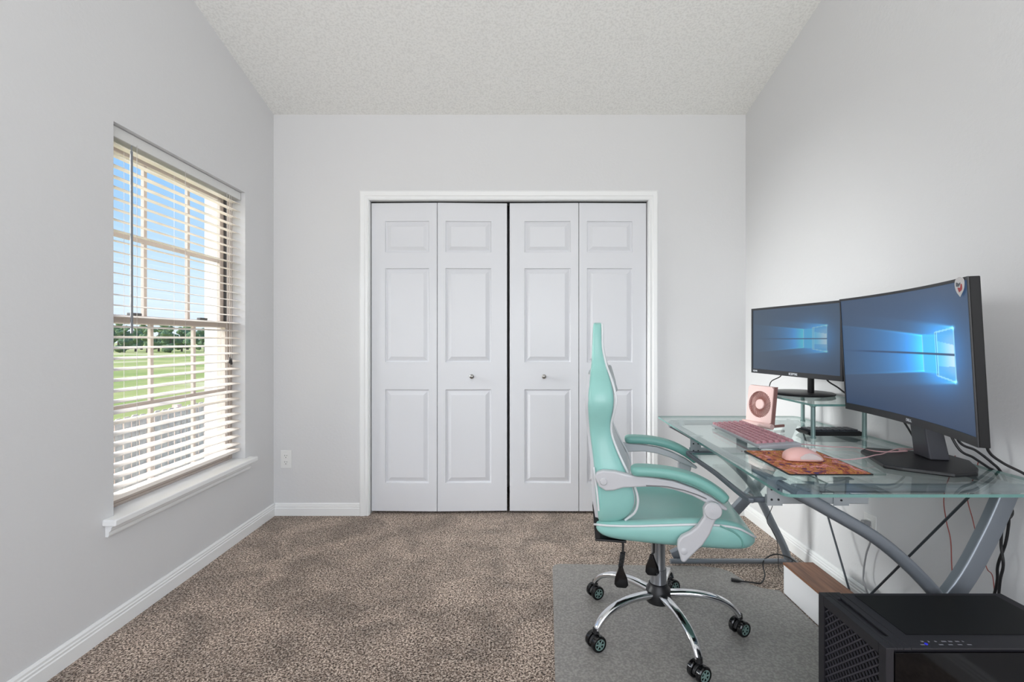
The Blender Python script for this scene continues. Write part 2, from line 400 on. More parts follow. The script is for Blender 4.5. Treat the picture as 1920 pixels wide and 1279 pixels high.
# closet casing: mitred moulding
CAS = [(0.0, 0.0), (0.0, .012), (.006, .016), (.014, .013), (.020, .013), (.026, .018), (.046, .020), (.054, .014), (.056, .0)]   # (away from opening, proud of wall)
b = MB(); rings = []
for cxx, czz, sx, sz in ((cx0, 0, -1, 0), (cx0, cz, -1, 1), (cx1, cz, 1, 1), (cx1, 0, 1, 0)):
    rings.append([Vector((cxx + sx*a*1.05, YB - h - .0005, czz + sz*a*1.1)) for a, h in CAS])
b.loft(rings, True)
b.box((cx0-.001, YB-.001, 0), (cx0+.003, YB+.12, cz)); b.box((cx1-.003, YB-.001, 0), (cx1+.001, YB+.12, cz))
setp(b.build('trim_1', 'trim'), kind=st)

# closet doors: two bifold pairs
def leaf(b, ax, ay, bx, by, px0, px1):            # hinge-to-hinge line in plan, embossed panels px0..px1 (fractions)
    A = Vector((ax, ay, 0)); B = Vector((bx, by, 0)); L = (B-A).length; u = (B-A).normalized(); n = Vector((u.y, -u.x, 0))
    z0, z1 = 0.018, cz - 0.010
    def pt(s, z, d): return A + u*s + n*d + Vector((0, 0, z))
    b_pts = [pt(0,z0,0),pt(L,z0,0),pt(L,z1,0),pt(0,z1,0)]; back = [pt(0,z0,-.033),pt(L,z0,-.033),pt(L,z1,-.033),pt(0,z1,-.033)]
    x0, x1 = px0*L, px1*L
    zz = [(ZC-(908-CY)/291, ZC-(731-CY)/291), (ZC-(680-CY)/291, ZC+(CY-502)/291), (ZC+(CY-472)/291, ZC+(CY-413)/291)]
    # front face as strips round the panels
    zs = [z0] + [v for p in zz for v in p] + [z1]; xs = [0, x0, x1, L]
    for i in range(len(zs)-1):
        for j in range(3):
            if j == 1 and i % 2 == 1: continue
            b.add([pt(xs[j],zs[i],0),pt(xs[j+1],zs[i],0),pt(xs[j+1],zs[i+1],0),pt(xs[j],zs[i+1],0)], [(0,1,2,3)])
    b.add(b_pts+back, [(4,7,6,5),(0,4,5,1),(1,5,6,2),(2,6,7,3),(3,7,4,0)])
    for (a0, a1) in zz:
        rings = []
        for ins, d in ((0,0),(.003,-.009),(.009,-.0115),(.014,-.0105),(.036,-.0012),(.038,-.0008)):
            rings.append([pt(x0+ins,a0+ins,d),pt(x1-ins,a0+ins,d),pt(x1-ins,a1-ins,d),pt(x0+ins,a1-ins,d)])
        n0 = len(rings[0]); vs = [b.bm.verts.new(p) for r in rings for p in r]
        for i in range(len(rings)-1):
            for j in range(4):
                k = (j+1) % 4; b.bm.faces.new((vs[i*4+j], vs[i*4+k], vs[(i+1)*4+k], vs[(i+1)*4+j]))
        b.bm.faces.new([vs[(len(rings)-1)*4+j] for j in range(4)])
def bx(px): return (px-CX)/291.0
DY = YB + 0.022
def closet_pair(name, edges, fr, knob_px, ys):
    t = thing(name, None, None, (bx(edges[0]), DY, 0), kind=st)
    for i in range(2):
        b = MB(); leaf(b, bx(edges[i])+.002, ys[i], bx(edges[i+1])-.002, ys[i+1], *fr[i]); b.build('door_panel', 'door', t)
    b = MB(); o = Vector((bx(knob_px), DY-.006, ZC-(706-CY)/291))
    b.lathe([(0.008,0.012),(0.008,0),(0.005,-.006),(0.005,-.016),(.010,-.021),(.0145,-.028),(.0135,-.034),(.008,-.038),(0,-.039)], o, (0,1,0), 20)
    b.build('knob', 'nickel', t, smooth=True, label='round metal knob')
closet_pair('door_1', (694, 819, 951), (((720-694)/125., (804-694)/125.), ((834-819)/132., (921-819)/132.)), 885, (DY+.004, DY-.006, DY+.008))
closet_pair('door_2', (955, 1086, 1214), (((983-955)/131., (1071-955)/131.), ((1101-1086)/128., (1188-1086)/128.)), 1020, (DY+.004, DY-.002, DY+.004))
b = MB(); b.box((cx0+.004, YB+.03, cz-.006), (cx1-.004, YB+.06, cz-.0005)); b.build('gap_shade_strip', 'dark_gap')['kind'] = st  # dark strip standing in for the shade in the gap above the doors

# ------------------------------------------------------------ window: frame, sashes, panes, sill
win = thing('window_1', None, None, (XL, 2.317, wz0), kind=st)
XF = XL - 0.105
b = MB()                                          # outer frame with track
b.box((XF-.045, wy0, wz0), (XF+.03, wy0+.022, wz1)); b.box((XF-.045, wy1-.022, wz0), (XF-.02, wy1, wz1)); b.box((XF+.012, wy1-.022, wz0), (XF+.03, wy1, wz1))
b.box((XF-.045, wy0+.022, wz1-.028), (XF+.03, wy1-.022, wz1)); b.box((XF-.045, wy0+.022, wz0), (XF+.03, wy1-.022, wz0+.012))
b.build('window_frame', 'window_vinyl', win, bevel=.002)
b = MB(); b.box((XF-.02, wy1-.012, wz0+.03), (XF+.012, wy1-.002, wz1-.028)); b.build('track', 'track', win)
zm = 1.215
def sash(x0, z0, z1, name):
    b = MB(); y0, y1 = wy0+.022, wy1-.022; f = .034
    b.box((x0, y0, z0), (x0+.022, y0+f, z1)); b.box((x0, y1-f, z0), (x0+.022, y1, z1))
    b.box((x0, y0+f, z0), (x0+.022, y1-f, z0+f)); b.box((x0, y0+f, z1-f), (x0+.022, y1-f, z1))
    o = b.build(name, 'window_vinyl', win, bevel=.0015)
    m = MB()
    for k in (1, 2):
        yy = y0 + (y1-y0)*k/3; m.box((x0+.004, yy-.009, z0+f), (x0+.018, yy+.009, z1-f))
    zz = (z0+z1)/2; m.box((x0+.0042, y0+f, zz-.010), (x0+.0178, y1-f, zz+.010))
    m.build('muntin_grid', 'window_vinyl', o)
    p = MB(); p.box((x0+.0095, y0+f-.002, z0+f-.002), (x0+.0125, y1-f+.002, z1-f+.002)); p.build('pane', 'pane', o)
sash(XF-.028, zm-.018, wz1-.028, 'upper_sash')
sash(XF+.002, wz0+.0125, zm+.018, 'lower_sash')
for yy in (2.05, 2.5):
    b = MB(); b.box((XF+.004, yy, zm+.0185), (XF+.024, yy+.06, zm+.03)); b.build('sash_lock', 'track', win, bevel=.002)
b = MB()                                          # stool and apron
b.prism([(XL-.075, wy0+.001), (XL-.001, wy0+.001), (XL-.001, wy0-.052), (XL+.051, wy0-.052), (XL+.051, wy1+.045), (XL-.001, wy1+.045), (XL-.001, wy1-.001), (XL-.075, wy1-.001)], 'z', wz0-.0235, wz0+.002)
b.build('window_sill', 'trim', win, bevel=.005, seg=3)
b = MB(); b.prism([(XL+.0005, .377), (XL+.011, .377), (XL+.014, .383), (XL+.014, .395), (XL+.022, .402), (XL+.024, .412), (XL+.032, .4205), (XL+.0005, .4205)], 'y', wy0-.038, wy1+.032)
b.build('sill_apron', 'trim', win)

# ------------------------------------------------------------ blind
XS = XL - 0.048                                   # centre of the slats
bl = thing('window_blind', 'white horizontal slatted blind filling the window above the white sill', 'blind', (XS, 2.317, wz1))
b = MB(); b.box((XS-.024, wy0+.006, 1.932), (XS+.026, wy1-.006, 1.976)); b.build('headrail', 'blind_rail', bl, bevel=.003)
b = MB(); ns = 33; sp = (1.905-.530)/(ns-1); ta = math.radians(8)
for i in range(ns):
    z = 1.912 - i*sp; ta = math.radians(8 + 1.5*noise.noise(Vector((i*.7, 3.1, 0))))
    n = 5; top = []; bot = []
    for j in range(n+1):
        s_ = (j/n-.5)*.050; crown = .0028*(1-(2*s_/.05)**2)
        x = XS + s_*math.cos(ta); zz = z - s_*math.sin(ta) + crown
        top.append((x, zz+.0011)); bot.append((x, zz-.0011))
    sag = .0015*noise.noise(Vector((i*1.3, .2, .7)))
    b.prism([(p[0], p[1]+sag) for p in top] + [(p[0], p[1]+sag) for p in reversed(bot)], 'y', wy0+.008, wy1-.008)
b.build('slats', 'slat', bl)
b = MB(); b.box((XS-.025, wy0+.008, .491), (XS+.025, wy1-.008, .508)); b.build('bottom_rail', 'slat', bl, bevel=.003)
b = MB()
for yy in (2.006, 2.30, 2.63):
    for dx in (-.027, .027): b = MB(); b.tube([(XS+dx, yy, 1.94), (XS+dx, yy, .505)], .0009, 5, ref=(1,0,0)); b.build('ladder_cord', 'cord', bl)
b = MB(); b.tube([(XL-.012, 1.966, 1.925), (XL-.012, 1.966, 1.90)], .002, 6, ref=(1,0,0)); b.tube([(XL-.012, 1.966, 1.90), (XL-.011, 1.966, 1.155)], .0048, 8, ref=(1,0,0)); b.build('tilt_wand', 'wand', bl, smooth=True, label='grey tilt wand')
b = MB()
for dy in (0, .012):
    b = MB(); b.tube([(XL-.016, 2.645+dy*1.2, 1.93), (XL-.014, 2.643+dy*1.2, 1.03-dy)], .0009, 5, ref=(1,0,0)); o = b.build('pull_cord', 'cord', bl)
    b = MB(); b.lathe([(0.002, .0), (.0045, -.01), (.007, -.032), (0.005, -.036)], (XL-.014, 2.643+dy*1.2, 1.035-dy*.6), (0,0,1), 10)
    b.build('cord_tassel', 'tassel', o, label='dark pull cord tassel', smooth=True)

# ------------------------------------------------------------ outside
GZ = -1.35
b = MB(); b.box((-420, -20, GZ-1), (WO-.05, 420, GZ)); setp(b.build('ground', 'grass'), kind=st)
b = MB(); b.box((WO-.02, -2, GZ), (WO, wy0-.0005, 2.9)); b.box((WO-.02, wy1+.0005, GZ), (WO, YB+.2, 2.9)); b.box((WO-.02, wy0-.0005, GZ), (WO, wy1+.0005, wz0-.001)); b.box((WO-.02, wy0-.0005, wz1+.001), (WO, wy1+.0005, 2.9))
b.prism([(WO-.02, wz0-.001), (XF-.045, wz0+.012), (XF-.045, wz0-.001)], 'y', wy0+.001, wy1-.001)
setp(b.build('wall_outside', 'stucco'), kind=st)
fx, ft = -5.6, .03
fn = thing('wood_fence', 'weathered grey wooden picket fence outside the window, in front of the field', 'fence', (fx, 8, GZ))
b = MB(); y = 3.0
while y < 16:
    h = ft + random.uniform(-.012, .012); wd = .135
    b.prism([(y, GZ+.03), (y+wd, GZ+.03), (y+wd, h-.03), (y+wd-.03, h), (y+.03, h), (y, h-.03)], 'x', fx, fx+.018); y += wd+.012
b.build('pickets', 'fence', fn)
for zz in (GZ+.3, GZ+1.1):
    b = MB(); b.box((fx-.045, 3, zz), (fx-.001, 16, zz+.09)); b.build('rail', 'fence', fn)
for k in range(6):
    b = MB(); b.box((fx-.14, 3.2+2.4*k, GZ), (fx-.046, 3.3+2.4*k, ft+.02)); b.build('post', 'fence', fn)

def tree(x, y, h, r, leaf, label, grp, seed):
    rnd = random.Random(seed)
    t = thing('field_tree', label, 'tree', (x, y, GZ), 0, grp)
    b = MB(); b.tube([(x, y, GZ), (x+.1, y, GZ+h*.35), (x-.1, y+.1, GZ+h*.7)], .035*h, 8, ref=(0,1,0), scales=[1,.7,.3]); b.build('trunk', 'bark', t, smooth=True)
    b = MB()
    for k in range(15):
        a = rnd.uniform(0, 2*PI); rr = r*math.sqrt(rnd.random())*.75; zz = h*rnd.uniform(.14 if leaf == 'leaf_a' else .25, .86); kk = r*rnd.uniform(.28, .5)*(1.25-zz/h*.6)
        c = Vector((x+rr*math.cos(a)*(1.15-zz/h*.7), y+rr*math.sin(a)*(1.15-zz/h*.7), GZ+zz))
        tmp = bmesh.new(); bmesh.ops.create_icosphere(tmp, subdivisions=3, radius=kk)
        vs = []
        for v in tmp.verts:
            d = v.co.normalized(); q = v.co*(2.6/r)+c; v.co = v.co*(1+.45*noise.noise(q)+.22*noise.noise(q*3.1)); vs.append(c+Vector((v.co.x, v.co.y, v.co.z*.8)))
        b.add(vs, [[v.index for v in f.verts] for f in tmp.faces]); tmp.free()
    b.build('foliage', leaf, t)
k = 0
for row, (Y, n, r, h, off) in enumerate(((96, 5, 1.75, 5.4, 0), (104, 5, 1.85, 5.9, .5), (124, 5, 2.2, 9.6, .25))):
    for i in range(n):
        ang = .625 + .24*(i+off)/n; k += 1
        if row < 2: tree(-ang*Y, Y, h+random.uniform(-.4, .5), r, 'leaf_a', 'low dark green tree in the hedge across the field', 'dark trees across the field', k)
        else: tree(-ang*Y, Y, h+random.uniform(-1.8, .6), r, 'leaf_b', 'pale olive tree rising behind the dark hedge across the field', 'pale trees across the field', k)

# ------------------------------------------------------------ wall sockets
def outlet(label, c, n, u, grp=None):
    c = Vector(c); n = Vector(n); u = Vector(u); up = Vector((0, 0, 1))
    t = thing('wall_outlet', label, 'outlet', c)
    def slab(b, cu, cz_, wu, hz, d0, d1):
        v = [c + u*(cu+a*wu/2) + up*(cz_+q*hz/2) + n*d for d in (d0, d1) for a, q in ((-1,-1),(1,-1),(1,1),(-1,1))]
        b.add(v, [(0,3,2,1),(4,5,6,7),(0,1,5,4),(1,2,6,5),(2,3,7,6),(3,0,4,7)])
    b = MB(); slab(b, 0, 0, .071, .116, .0005, .006); b.build('cover_plate', 'plastic_white', t, bevel=.0025)
    for s_ in (-1, 1):
        b = MB(); slab(b, 0, s_*.0205, .034, .029, .006, .0085); o = b.build('socket', 'plastic_white', t, bevel=.004)
        for cu, dz, wu, hz in ((-.0065, .004, .0022, .009), (.0065, .004, .0022, .007), (0, -.008, .0045, .0045)):
            b = MB(); slab(b, cu, s_*.0205+dz, wu, hz, .0082, .0088); b.build('slot', 'slot', o)
    return t
outlet('white double outlet low on the back wall left of the closet', (bx(537), YB, .361), (0,-1,0), (1,0,0))
outlet('white double outlet on the right wall under the glass desk', (XR, 2.0, .345), (-1,0,0), (0,1,0))

# ------------------------------------------------------------ glass desk
GT = .735                                         # height of the glass surface
def slabpoly(name, poly, z0, z1, parent, edge='glass_edge', world=True):
    b = MB(); n = len(poly)
    vs = [b.bm.verts.new((p[0], p[1], z0)) for p in poly] + [b.bm.verts.new((p[0], p[1], z1)) for p in poly]
    b.bm.faces.new(vs[:n]).material_index = 0; b.bm.faces.new(vs[n:]).material_index = 0
    for i in range(n):
        b.bm.faces.new((vs[i], vs[(i+1) % n], vs[n+(i+1) % n], vs[n+i])).material_index = 1
    return b.build(name, ['glass', edge], parent)
def roundpoly(poly, r, n=5):
    out = []; N = len(poly)
    for i, p in enumerate(poly):
        p = Vector(p); a = (Vector(poly[i-1])-p).normalized(); c = (Vector(poly[(i+1) % N])-p).normalized()
        s0, s1 = p+a*r, p+c*r
        for k in range(n+1):
            t = k/n; out.append(tuple((1-t)**2*s0 + 2*t*(1-t)*p + t*t*s1))
    return out
desk = thing('glass_desk', 'glass-topped computer desk with curved grey metal legs along the right wall', 'desk', (1.08, 1.85, 0))
slabpoly('desktop', roundpoly([(.682, 1.22), (XR-.030, 1.22), (XR-.030, 2.485), (.728, 2.485)], .03), GT-.008, GT, desk)
A = [(.772, .7075), (.80, .692), (.866, .655), (.986, .585), (1.0735, .515), (1.16, .425), (1.22, .33), (1.285, .20), (1.335, .10), (1.36, .03)]
B = [(1.40, .716), (1.387, .69), (1.335, .575), (1.252, .43), (1.115, .272), (1.0, .165), (.89, .085), (.79, .035)]
for Yf in (1.33, 2.40):
    b = MB(); b.sweep(crom([(x, Yf, z) for x, z in A], 5), rrect(.035, .028, .012), ref=(0,1,0)) ; b.build('leg', 'desk_metal', desk, smooth=True)
    b = MB(); b.sweep(crom([(x, Yf+.032, z) for x, z in B], 5), rrect(.052, .030, .006), ref=(0,1,0)); b.build('leg', 'desk_metal', desk, smooth=True)
    b = MB(); b.tube([(.77, Yf, .022), (1.37, Yf, .022)], .0125, 10, ref=(0,1,0)); b.build('foot_bar', 'desk_metal', desk, smooth=True)
    b = MB(); b.tube([(.775, Yf+.016, .712), (1.42, Yf+.016, .712)], .013, 10, ref=(0,1,0)); b.build('top_bar', 'desk_metal', desk, smooth=True)
    for xx in (.83, 1.30): b = MB(); b.lathe([(.018, .699), (.018, .7268)], (xx, Yf+.016, 0), seg=14); b.build('glass_pad', 'rail_metal', desk, smooth=True)
b = MB(); b.tube([(1.385, 1.33, .022), (1.385, 2.43, .022)], .0125, 10); b.tube([(1.37, 2.40, .022), (1.385, 2.42, .022)], .0125, 8); b.build('stretcher', 'desk_metal', desk, smooth=True)
b = MB(); b.tube([(1.40, 1.36, .712), (1.40, 2.42, .712)], .011, 8); b.build('stretcher', 'desk_metal', desk, smooth=True)
for a_, c_ in (((1.40, 1.43, .712), (1.388, 1.96, .03)), ((1.40, 2.36, .712), (1.388, 1.97, .03))):
    b = MB(); b.tube([a_, c_], .0042, 8, ref=(1,0,0)); b.build('brace_rod', 'dark_metal', desk, smooth=True)
b = MB(); b.tube([(.772, 1.305, .708), (.772, 2.42, .708)], .011, 8); b.build('side_rail', 'desk_metal', desk, smooth=True)
# keyboard tray on slides
ty0, ty1, tz = 1.43, 2.02, .652
tray = slabpoly('keyboard_tray', roundpoly([(.700, ty0+.012), (1.03, ty0+.012), (1.03, ty1-.012), (.725, ty1-.012)], .02), tz-.003, tz+.003, desk)
b = MB(); b.sweep(crom([(.85, ty0, tz), (.72, ty0+.002, tz), (.693, ty0+.02, tz), (.712, (ty0+ty1)/2, tz), (.718, ty1-.02, tz), (.75, ty1, tz), (.85, ty1, tz)], 6), rrect(.015, .015, .004), ref=(0,0,1)); b.build('tray_rim', 'tray_rim', tray, smooth=True)
for yy in (ty0-.015, ty1+.015):
    b = MB(); b.box((.735, yy-.006, .646), (1.035, yy+.006, .672)); o = b.build('slide_rail', 'rail_metal', desk, bevel=.0015)
    for xx in (.735, .93):
        b = MB(); b.prism([(yy-.030, .7265), (yy-.030, .7235), (yy-.009, .7235), (yy-.009, .642), (yy-.0065, .642), (yy-.0065, .7265)], 'x', xx, xx+.045); b.build('rail_bracket', 'rail_metal', o)
    for xx, zz in ((.748, .660), (.768, .660), (.952, .658), (.748, .690), (.768, .690)):
        b = MB(); b.lathe([(.0035, -.0005), (.003, .0012)], (xx, yy-.0095, zz), (0,-1,0), 8); b.build('screw', 'screw', o)

# ------------------------------------------------------------ glass riser shelf
SZ = .875
rs = thing('glass_riser', 'small glass monitor riser on metal legs standing on the glass desk', 'shelf', (1.29, 2.12, GT))
slabpoly('shelf', roundpoly([(1.165, 1.885), (1.458, 1.885), (1.458, 2.36), (1.165, 2.36)], .012), SZ-.008, SZ, rs)
for x, y in ((1.184, 1.915), (1.396, 1.925), (1.385, 2.32), (1.184, 2.32)):
    b = MB(); b.lathe([(.011, GT+.0005), (.011, GT+.006), (.0085, GT+.008), (.0085, SZ-.014), (.012, SZ-.012), (.012, SZ-.0082)], (x, y, 0), seg=14); b.build('leg', 'riser_leg', rs, smooth=True)

# ------------------------------------------------------------ wallpaper shown on both screens
def mixc(a, b, t): return [a[i]+(b[i]-a[i])*t for i in range(3)]
def clamp(x, a=0., b=1.): return max(a, min(b, x))
def sstep(a, b, x):
    t = clamp((x-a)/(b-a)); return t*t*(3-2*t)
def wallpaper(u, v):
    top = lambda x: .652 + (x-.634)*(.048/.239)       # logo top and bottom edges (trapezoid)
    bot = lambda x: .380 - (x-.634)*(.050/.239)
    c = mixc((50, 70, 96), (52, 84, 122), math.exp(-((u-.55)/.45)**2-((v-.55)/.4)**2))
    c = mixc(c, (30, 52, 84), .5*sstep(.3, 0, v))
    def add(col, k):
        nonlocal c; c = [c[i]+col[i]*k for i in range(3)]
    # glow round the logo
    add((10, 95, 165), .75*math.exp(-((u-.76)/.17)**2-((v-.515)/.24)**2))
    if u < .873:
        # fan of light toward the left, bounded by beams from the corners
        bt = .652 + max(0, .634-u)*.165; bb = .380 - max(0, .634-u)*.155
        inside = sstep(bb-.012, bb+.01, v)*(1-sstep(bt-.01, bt+.012, v))
        fade = math.exp(-max(0, .634-u)/.26)
        add((10, 100, 165), inside*fade*.9)
        bt2 = .70 + (.873-u)*.21; bb2 = .33 - (.873-u)*.20
        f2 = math.exp(-(.873-u)/.17)
        add((20, 120, 170), f2*sstep(bb2-.02, bb2+.02, v)*(1-sstep(bt2-.02, bt2+.02, v))*.75)
        add((60, 130, 130), .9*math.exp(-((v-bt2)/.010)**2)*math.exp(-(.873-u)/.06)+.9*math.exp(-((v-bb2)/.010)**2)*math.exp(-(.873-u)/.06))
        add((20, 80, 100), .8*fade*(math.exp(-((v-bt)/.007)**2)+math.exp(-((v-bb)/.007)**2)))
    if .634 <= u <= .873:
        e = min(top(u)-v, v-bot(u))
        if e > 0:
            if u < .728: c = mixc(c, (62, 172, 244), .75)
            elif u > .745: c = mixc(mixc(c, (96, 196, 250), .9), (196, 232, 250), sstep(.745, .873, u)*sstep(0, .08, e))
        beam = .60 - (u-.745)*.22
        if e > 0 and u > .745 and v > beam+.01: c = mixc(c, (56, 150, 226), .5)
        if e > 0 and u > .745 and v < .43+(u-.745)*.02: c = mixc(c, (56, 150, 226), .5)
        if abs(e) < .006 and u > .728: c = mixc(c, (160, 226, 250), .8)
    for uu in (.634, .730, .744, .873):
        if abs(u-uu) < .0035 and bot(uu) < v < top(uu): c = mixc(c, (150, 222, 252), .8)
    if .7335 < u < .7405 and bot(.73) < v < top(.73): c = mixc(c, (40, 90, 140), .7)
    d = abs(v-.515-(.634-u)*.0)
    if u < .873: c = mixc(c, (36, 66, 104), (1-sstep(.006, .010, d))*.9*clamp(u/.25+.1))
    add((50, 110, 120), .8*math.exp(-((u-.873)/.012)**2-((v-.70)/.014)**2)+.8*math.exp(-((u-.873)/.012)**2-((v-.33)/.014)**2))
    return [clamp(x, 0, 255) for x in c]
def screen(name, pos, nu, nv, m, parent, tint=None):
    verts = []; cols = []
    for j in range(nv+1):
        for i in range(nu+1):
            u, v = i/nu, j/nv; verts.append(pos(u, v)); c = wallpaper(u, v)
            if tint: c = tint(c, u, v)
            cols.append((lin(c[0]), lin(c[1]), lin(c[2]), 1))
    faces = [(j*(nu+1)+i, j*(nu+1)+i+1, (j+1)*(nu+1)+i+1, (j+1)*(nu+1)+i) for j in range(nv) for i in range(nu)]
    b = MB(); b.add(verts, faces); o = b.build(name, m, parent)
    ca = o.data.color_attributes.new('picture', 'FLOAT_COLOR', 'POINT')
    ca.data.foreach_set('color', [x for c in cols for x in c])
    return o

# ------------------------------------------------------------ small monitor on the riser
SL, SR = Vector((1.198, 2.44, 0)), Vector((1.294, 1.90, 0))
u_ = (SR-SL).normalized(); n_ = Vector((u_.y, -u_.x, 0)); up = Vector((0, 0, 1))     # n_ faces the chair
Ls = (SR-SL).length; zs0, zs1 = .963, 1.286
sm = thing('small_monitor', 'small black flat monitor showing a blue wallpaper on the glass riser', 'monitor', (1.322, 2.215, SZ))
def slabm(b, s0, s1, z0, z1, d0, d1, mi=0):        # d: distance in front of the screen plane
    v = [SL+u_*s+n_*d+up*z for d in (d0, d1) for s, z in ((s0,z0),(s1,z0),(s1,z1),(s0,z1))]
    b.add(v, [(0,3,2,1),(4,5,6,7),(0,1,5,4),(1,2,6,5),(2,3,7,6),(3,0,4,7)], mi)
b = MB(); slabm(b, 0, Ls, zs0, zs1, -.016, 0); slabm(b, .06, Ls-.06, zs0+.03, zs1-.07, -.042, -.0165); b.build('housing', 'monitor', sm, bevel=.003)
b = MB(); slabm(b, 0, Ls, zs0, zs0+.021, .0002, .0035); slabm(b, 0, .011, zs0+.021, zs1, .0002, .0035); slabm(b, Ls-.011, Ls, zs0+.021, zs1, .0002, .0035); slabm(b, .011, Ls-.011, zs1-.010, zs1, .0002, .0035); b.build('bezel', 'bezel', sm)
def pos_s(u, v): return SL+u_*(.011+u*(Ls-.022))+n_*.0015+up*(zs0+.021+v*(zs1-zs0-.031))
screen('screen', pos_s, 220, 124, 'screen_small', sm, lambda c, u, v: mixc(c, (74, 90, 104), .35+.3*sstep(.5, 0, u)))
text_mesh('printed_text', 'SCEPTRE', .0135, frame(SL+u_*(Ls*.52)+n_*.004+up*(zs0+.0105), u_, up), 'text', sm)
text_mesh('printed_text', 'HDMI', .0125, frame(SL+u_*.030+n_*.004+up*(zs0+.0105), u_, up), 'text', sm)
b = MB(); b.lathe([(.010, SZ+.012), (.0135, SZ+.018), (.0135, 1.06)], (1.335, 2.175, 0), seg=16); b.tube([(1.335, 2.175, 1.05), (1.29, 2.175, 1.06)], .016, 10); b.build('pole', 'black', sm, smooth=True)
b = MB(); b.lathe([(.118, SZ+.0005), (.130, SZ+.003), (.132, SZ+.010), (.124, SZ+.014), (.02, SZ+.016)], (1.318, 2.215, 0), seg=48); b.build('base', 'black', sm, smooth=True)

# ------------------------------------------------------------ large curved monitor
HL, HR = Vector((1.272, 1.85, 0)), Vector((1.133, 1.174, 0)); hz0, hz1 = .8635, 1.2845
hu = (HR-HL).normalized(); hn = Vector((hu.y, -hu.x, 0)); Lh = (HR-HL).length; tilt = .022
bigm = thing('curved_monitor', 'large black curved monitor with a bright blue wallpaper and white sticker on its corner', 'monitor', (1.36, 1.53, GT))
def hp(s, z, d):                                   # s in 0..1 along the chord, z height, d in front
    sag = .034*(1-(2*s-1)**2); sl = (2*s-1)*.19
    nn = (hn - hu*(sl)).normalized()
    lean = (z-hz0)/(hz1-hz0)*tilt
    return HL + hu*(s*Lh) - hn*sag + nn*d + hn*lean + up*z
def hslab(b, s0, s1, z0, z1, d0, d1, n=20):
    rings = [[hp(s0+(s1-s0)*i/n, z, d) for z, d in ((z0, d0), (z0, d1), (z1, d1), (z1, d0))] for i in range(n+1)]
    b.loft(rings, True)
b = MB(); hslab(b, 0, 1, hz0, hz1, -.022, 0, 28); hslab(b, .12, .88, hz0+.05, hz1-.05, -.050, -.0225, 20); b.build('housing', 'monitor', bigm, bevel=.002)
b = MB(); hslab(b, 0, 1, hz0, hz0+.024, .0002, .003, 28); hslab(b, 0, .008, hz0+.024, hz1-.008, .0002, .003, 1); hslab(b, .992, 1, hz0+.024, hz1-.008, .0002, .003, 1); hslab(b, 0, 1, hz1-.008, hz1, .0002, .003, 28); b.build('bezel', 'bezel', bigm)
screen('screen', lambda u, v: hp(.008+.984*u, hz0+.024+v*(hz1-hz0-.032), .0012), 340, 190, 'screen_big', bigm)
text_mesh('printed_text', 'DELL', .013, frame(hp(.5, hz0+.012, .0038), hu, up+hn*.05), 'text', bigm)
c = hp(.945, hz1-.022, .0045); T = frame(c, hp(.95, hz1-.02, 0)-hp(.9, hz1-.02, 0), up+hn*.05)
def flat(b, pts, z, th=.0006): 
    n = len(pts); v = [T @ Vector((x, y, z)) for x, y in pts]+[T @ Vector((x, y, z+th)) for x, y in pts]
    b.add(v, [tuple(range(n)), tuple(range(2*n-1, n-1, -1))]+[(i, (i+1) % n, n+(i+1) % n, n+i) for i in range(n)])
def blob(pts, n=5): return [(p.x, p.y) for p in crom([Vector((x, y, 0)) for x, y in pts+[pts[0]]], n)[:-1]]
b = MB(); flat(b, blob([(0, -.026), (.020, -.008), (.024, .014), (.008, .024), (-.014, .022), (-.024, .010), (-.018, -.010)]), 0); so = b.build('sticker', 'sticker', bigm, label='white rounded triangular sticker')
b = MB(); flat(b, blob([(-.002, -.014), (.012, -.008), (.013, .004), (.008, .006), (.004, -.003), (-.008, -.002)]), .0007); b.build('sticker_print', 'sticker_red', so)
b = MB(); flat(b, blob([(-.016, .002), (-.002, .001), (.006, .010), (-.002, .008), (-.014, .012)]), .0007); b.build('sticker_print', 'sticker_grey', so)
# stand: flat angular foot and a tapered neck
foot = [P(1616, 852, GT), P(1662, 882, GT), P(1700, 888, GT), P(1792, 897, GT), P(1826, 892, GT), P(1834, 882, GT), P(1824, 868, GT), P(1770, 855, GT)]
foot = [(1.187, 1.655), (1.118, 1.462), (1.150, 1.430), (1.245, 1.362), (1.322, 1.375), (1.372, 1.425), (1.432, 1.515), (1.436, 1.60), (1.33, 1.665), (1.24, 1.70)]
b = MB(); b.prism(foot, 'z', GT+.001, GT+.013); b.build('base', 'black', bigm, bevel=.004)
b = MB(); nx = hn.cross(up)
def neckring(cx_, cy_, z, hw, hd): 
    c = Vector((cx_, cy_, z)); return [c+hu*a*hw+hn*q*hd for a, q in ((-1,-1),(1,-1),(1,1),(-1,1))]
b.loft([neckring(1.345, 1.555, GT+.0135, .044, .028), neckring(1.328, 1.552, .83, .040, .026), neckring(1.300, 1.548, .98, .040, .022), neckring(1.288, 1.546, 1.10, .04, .022)], True)
b.build('neck', 'monitor_neck', bigm, bevel=.004)

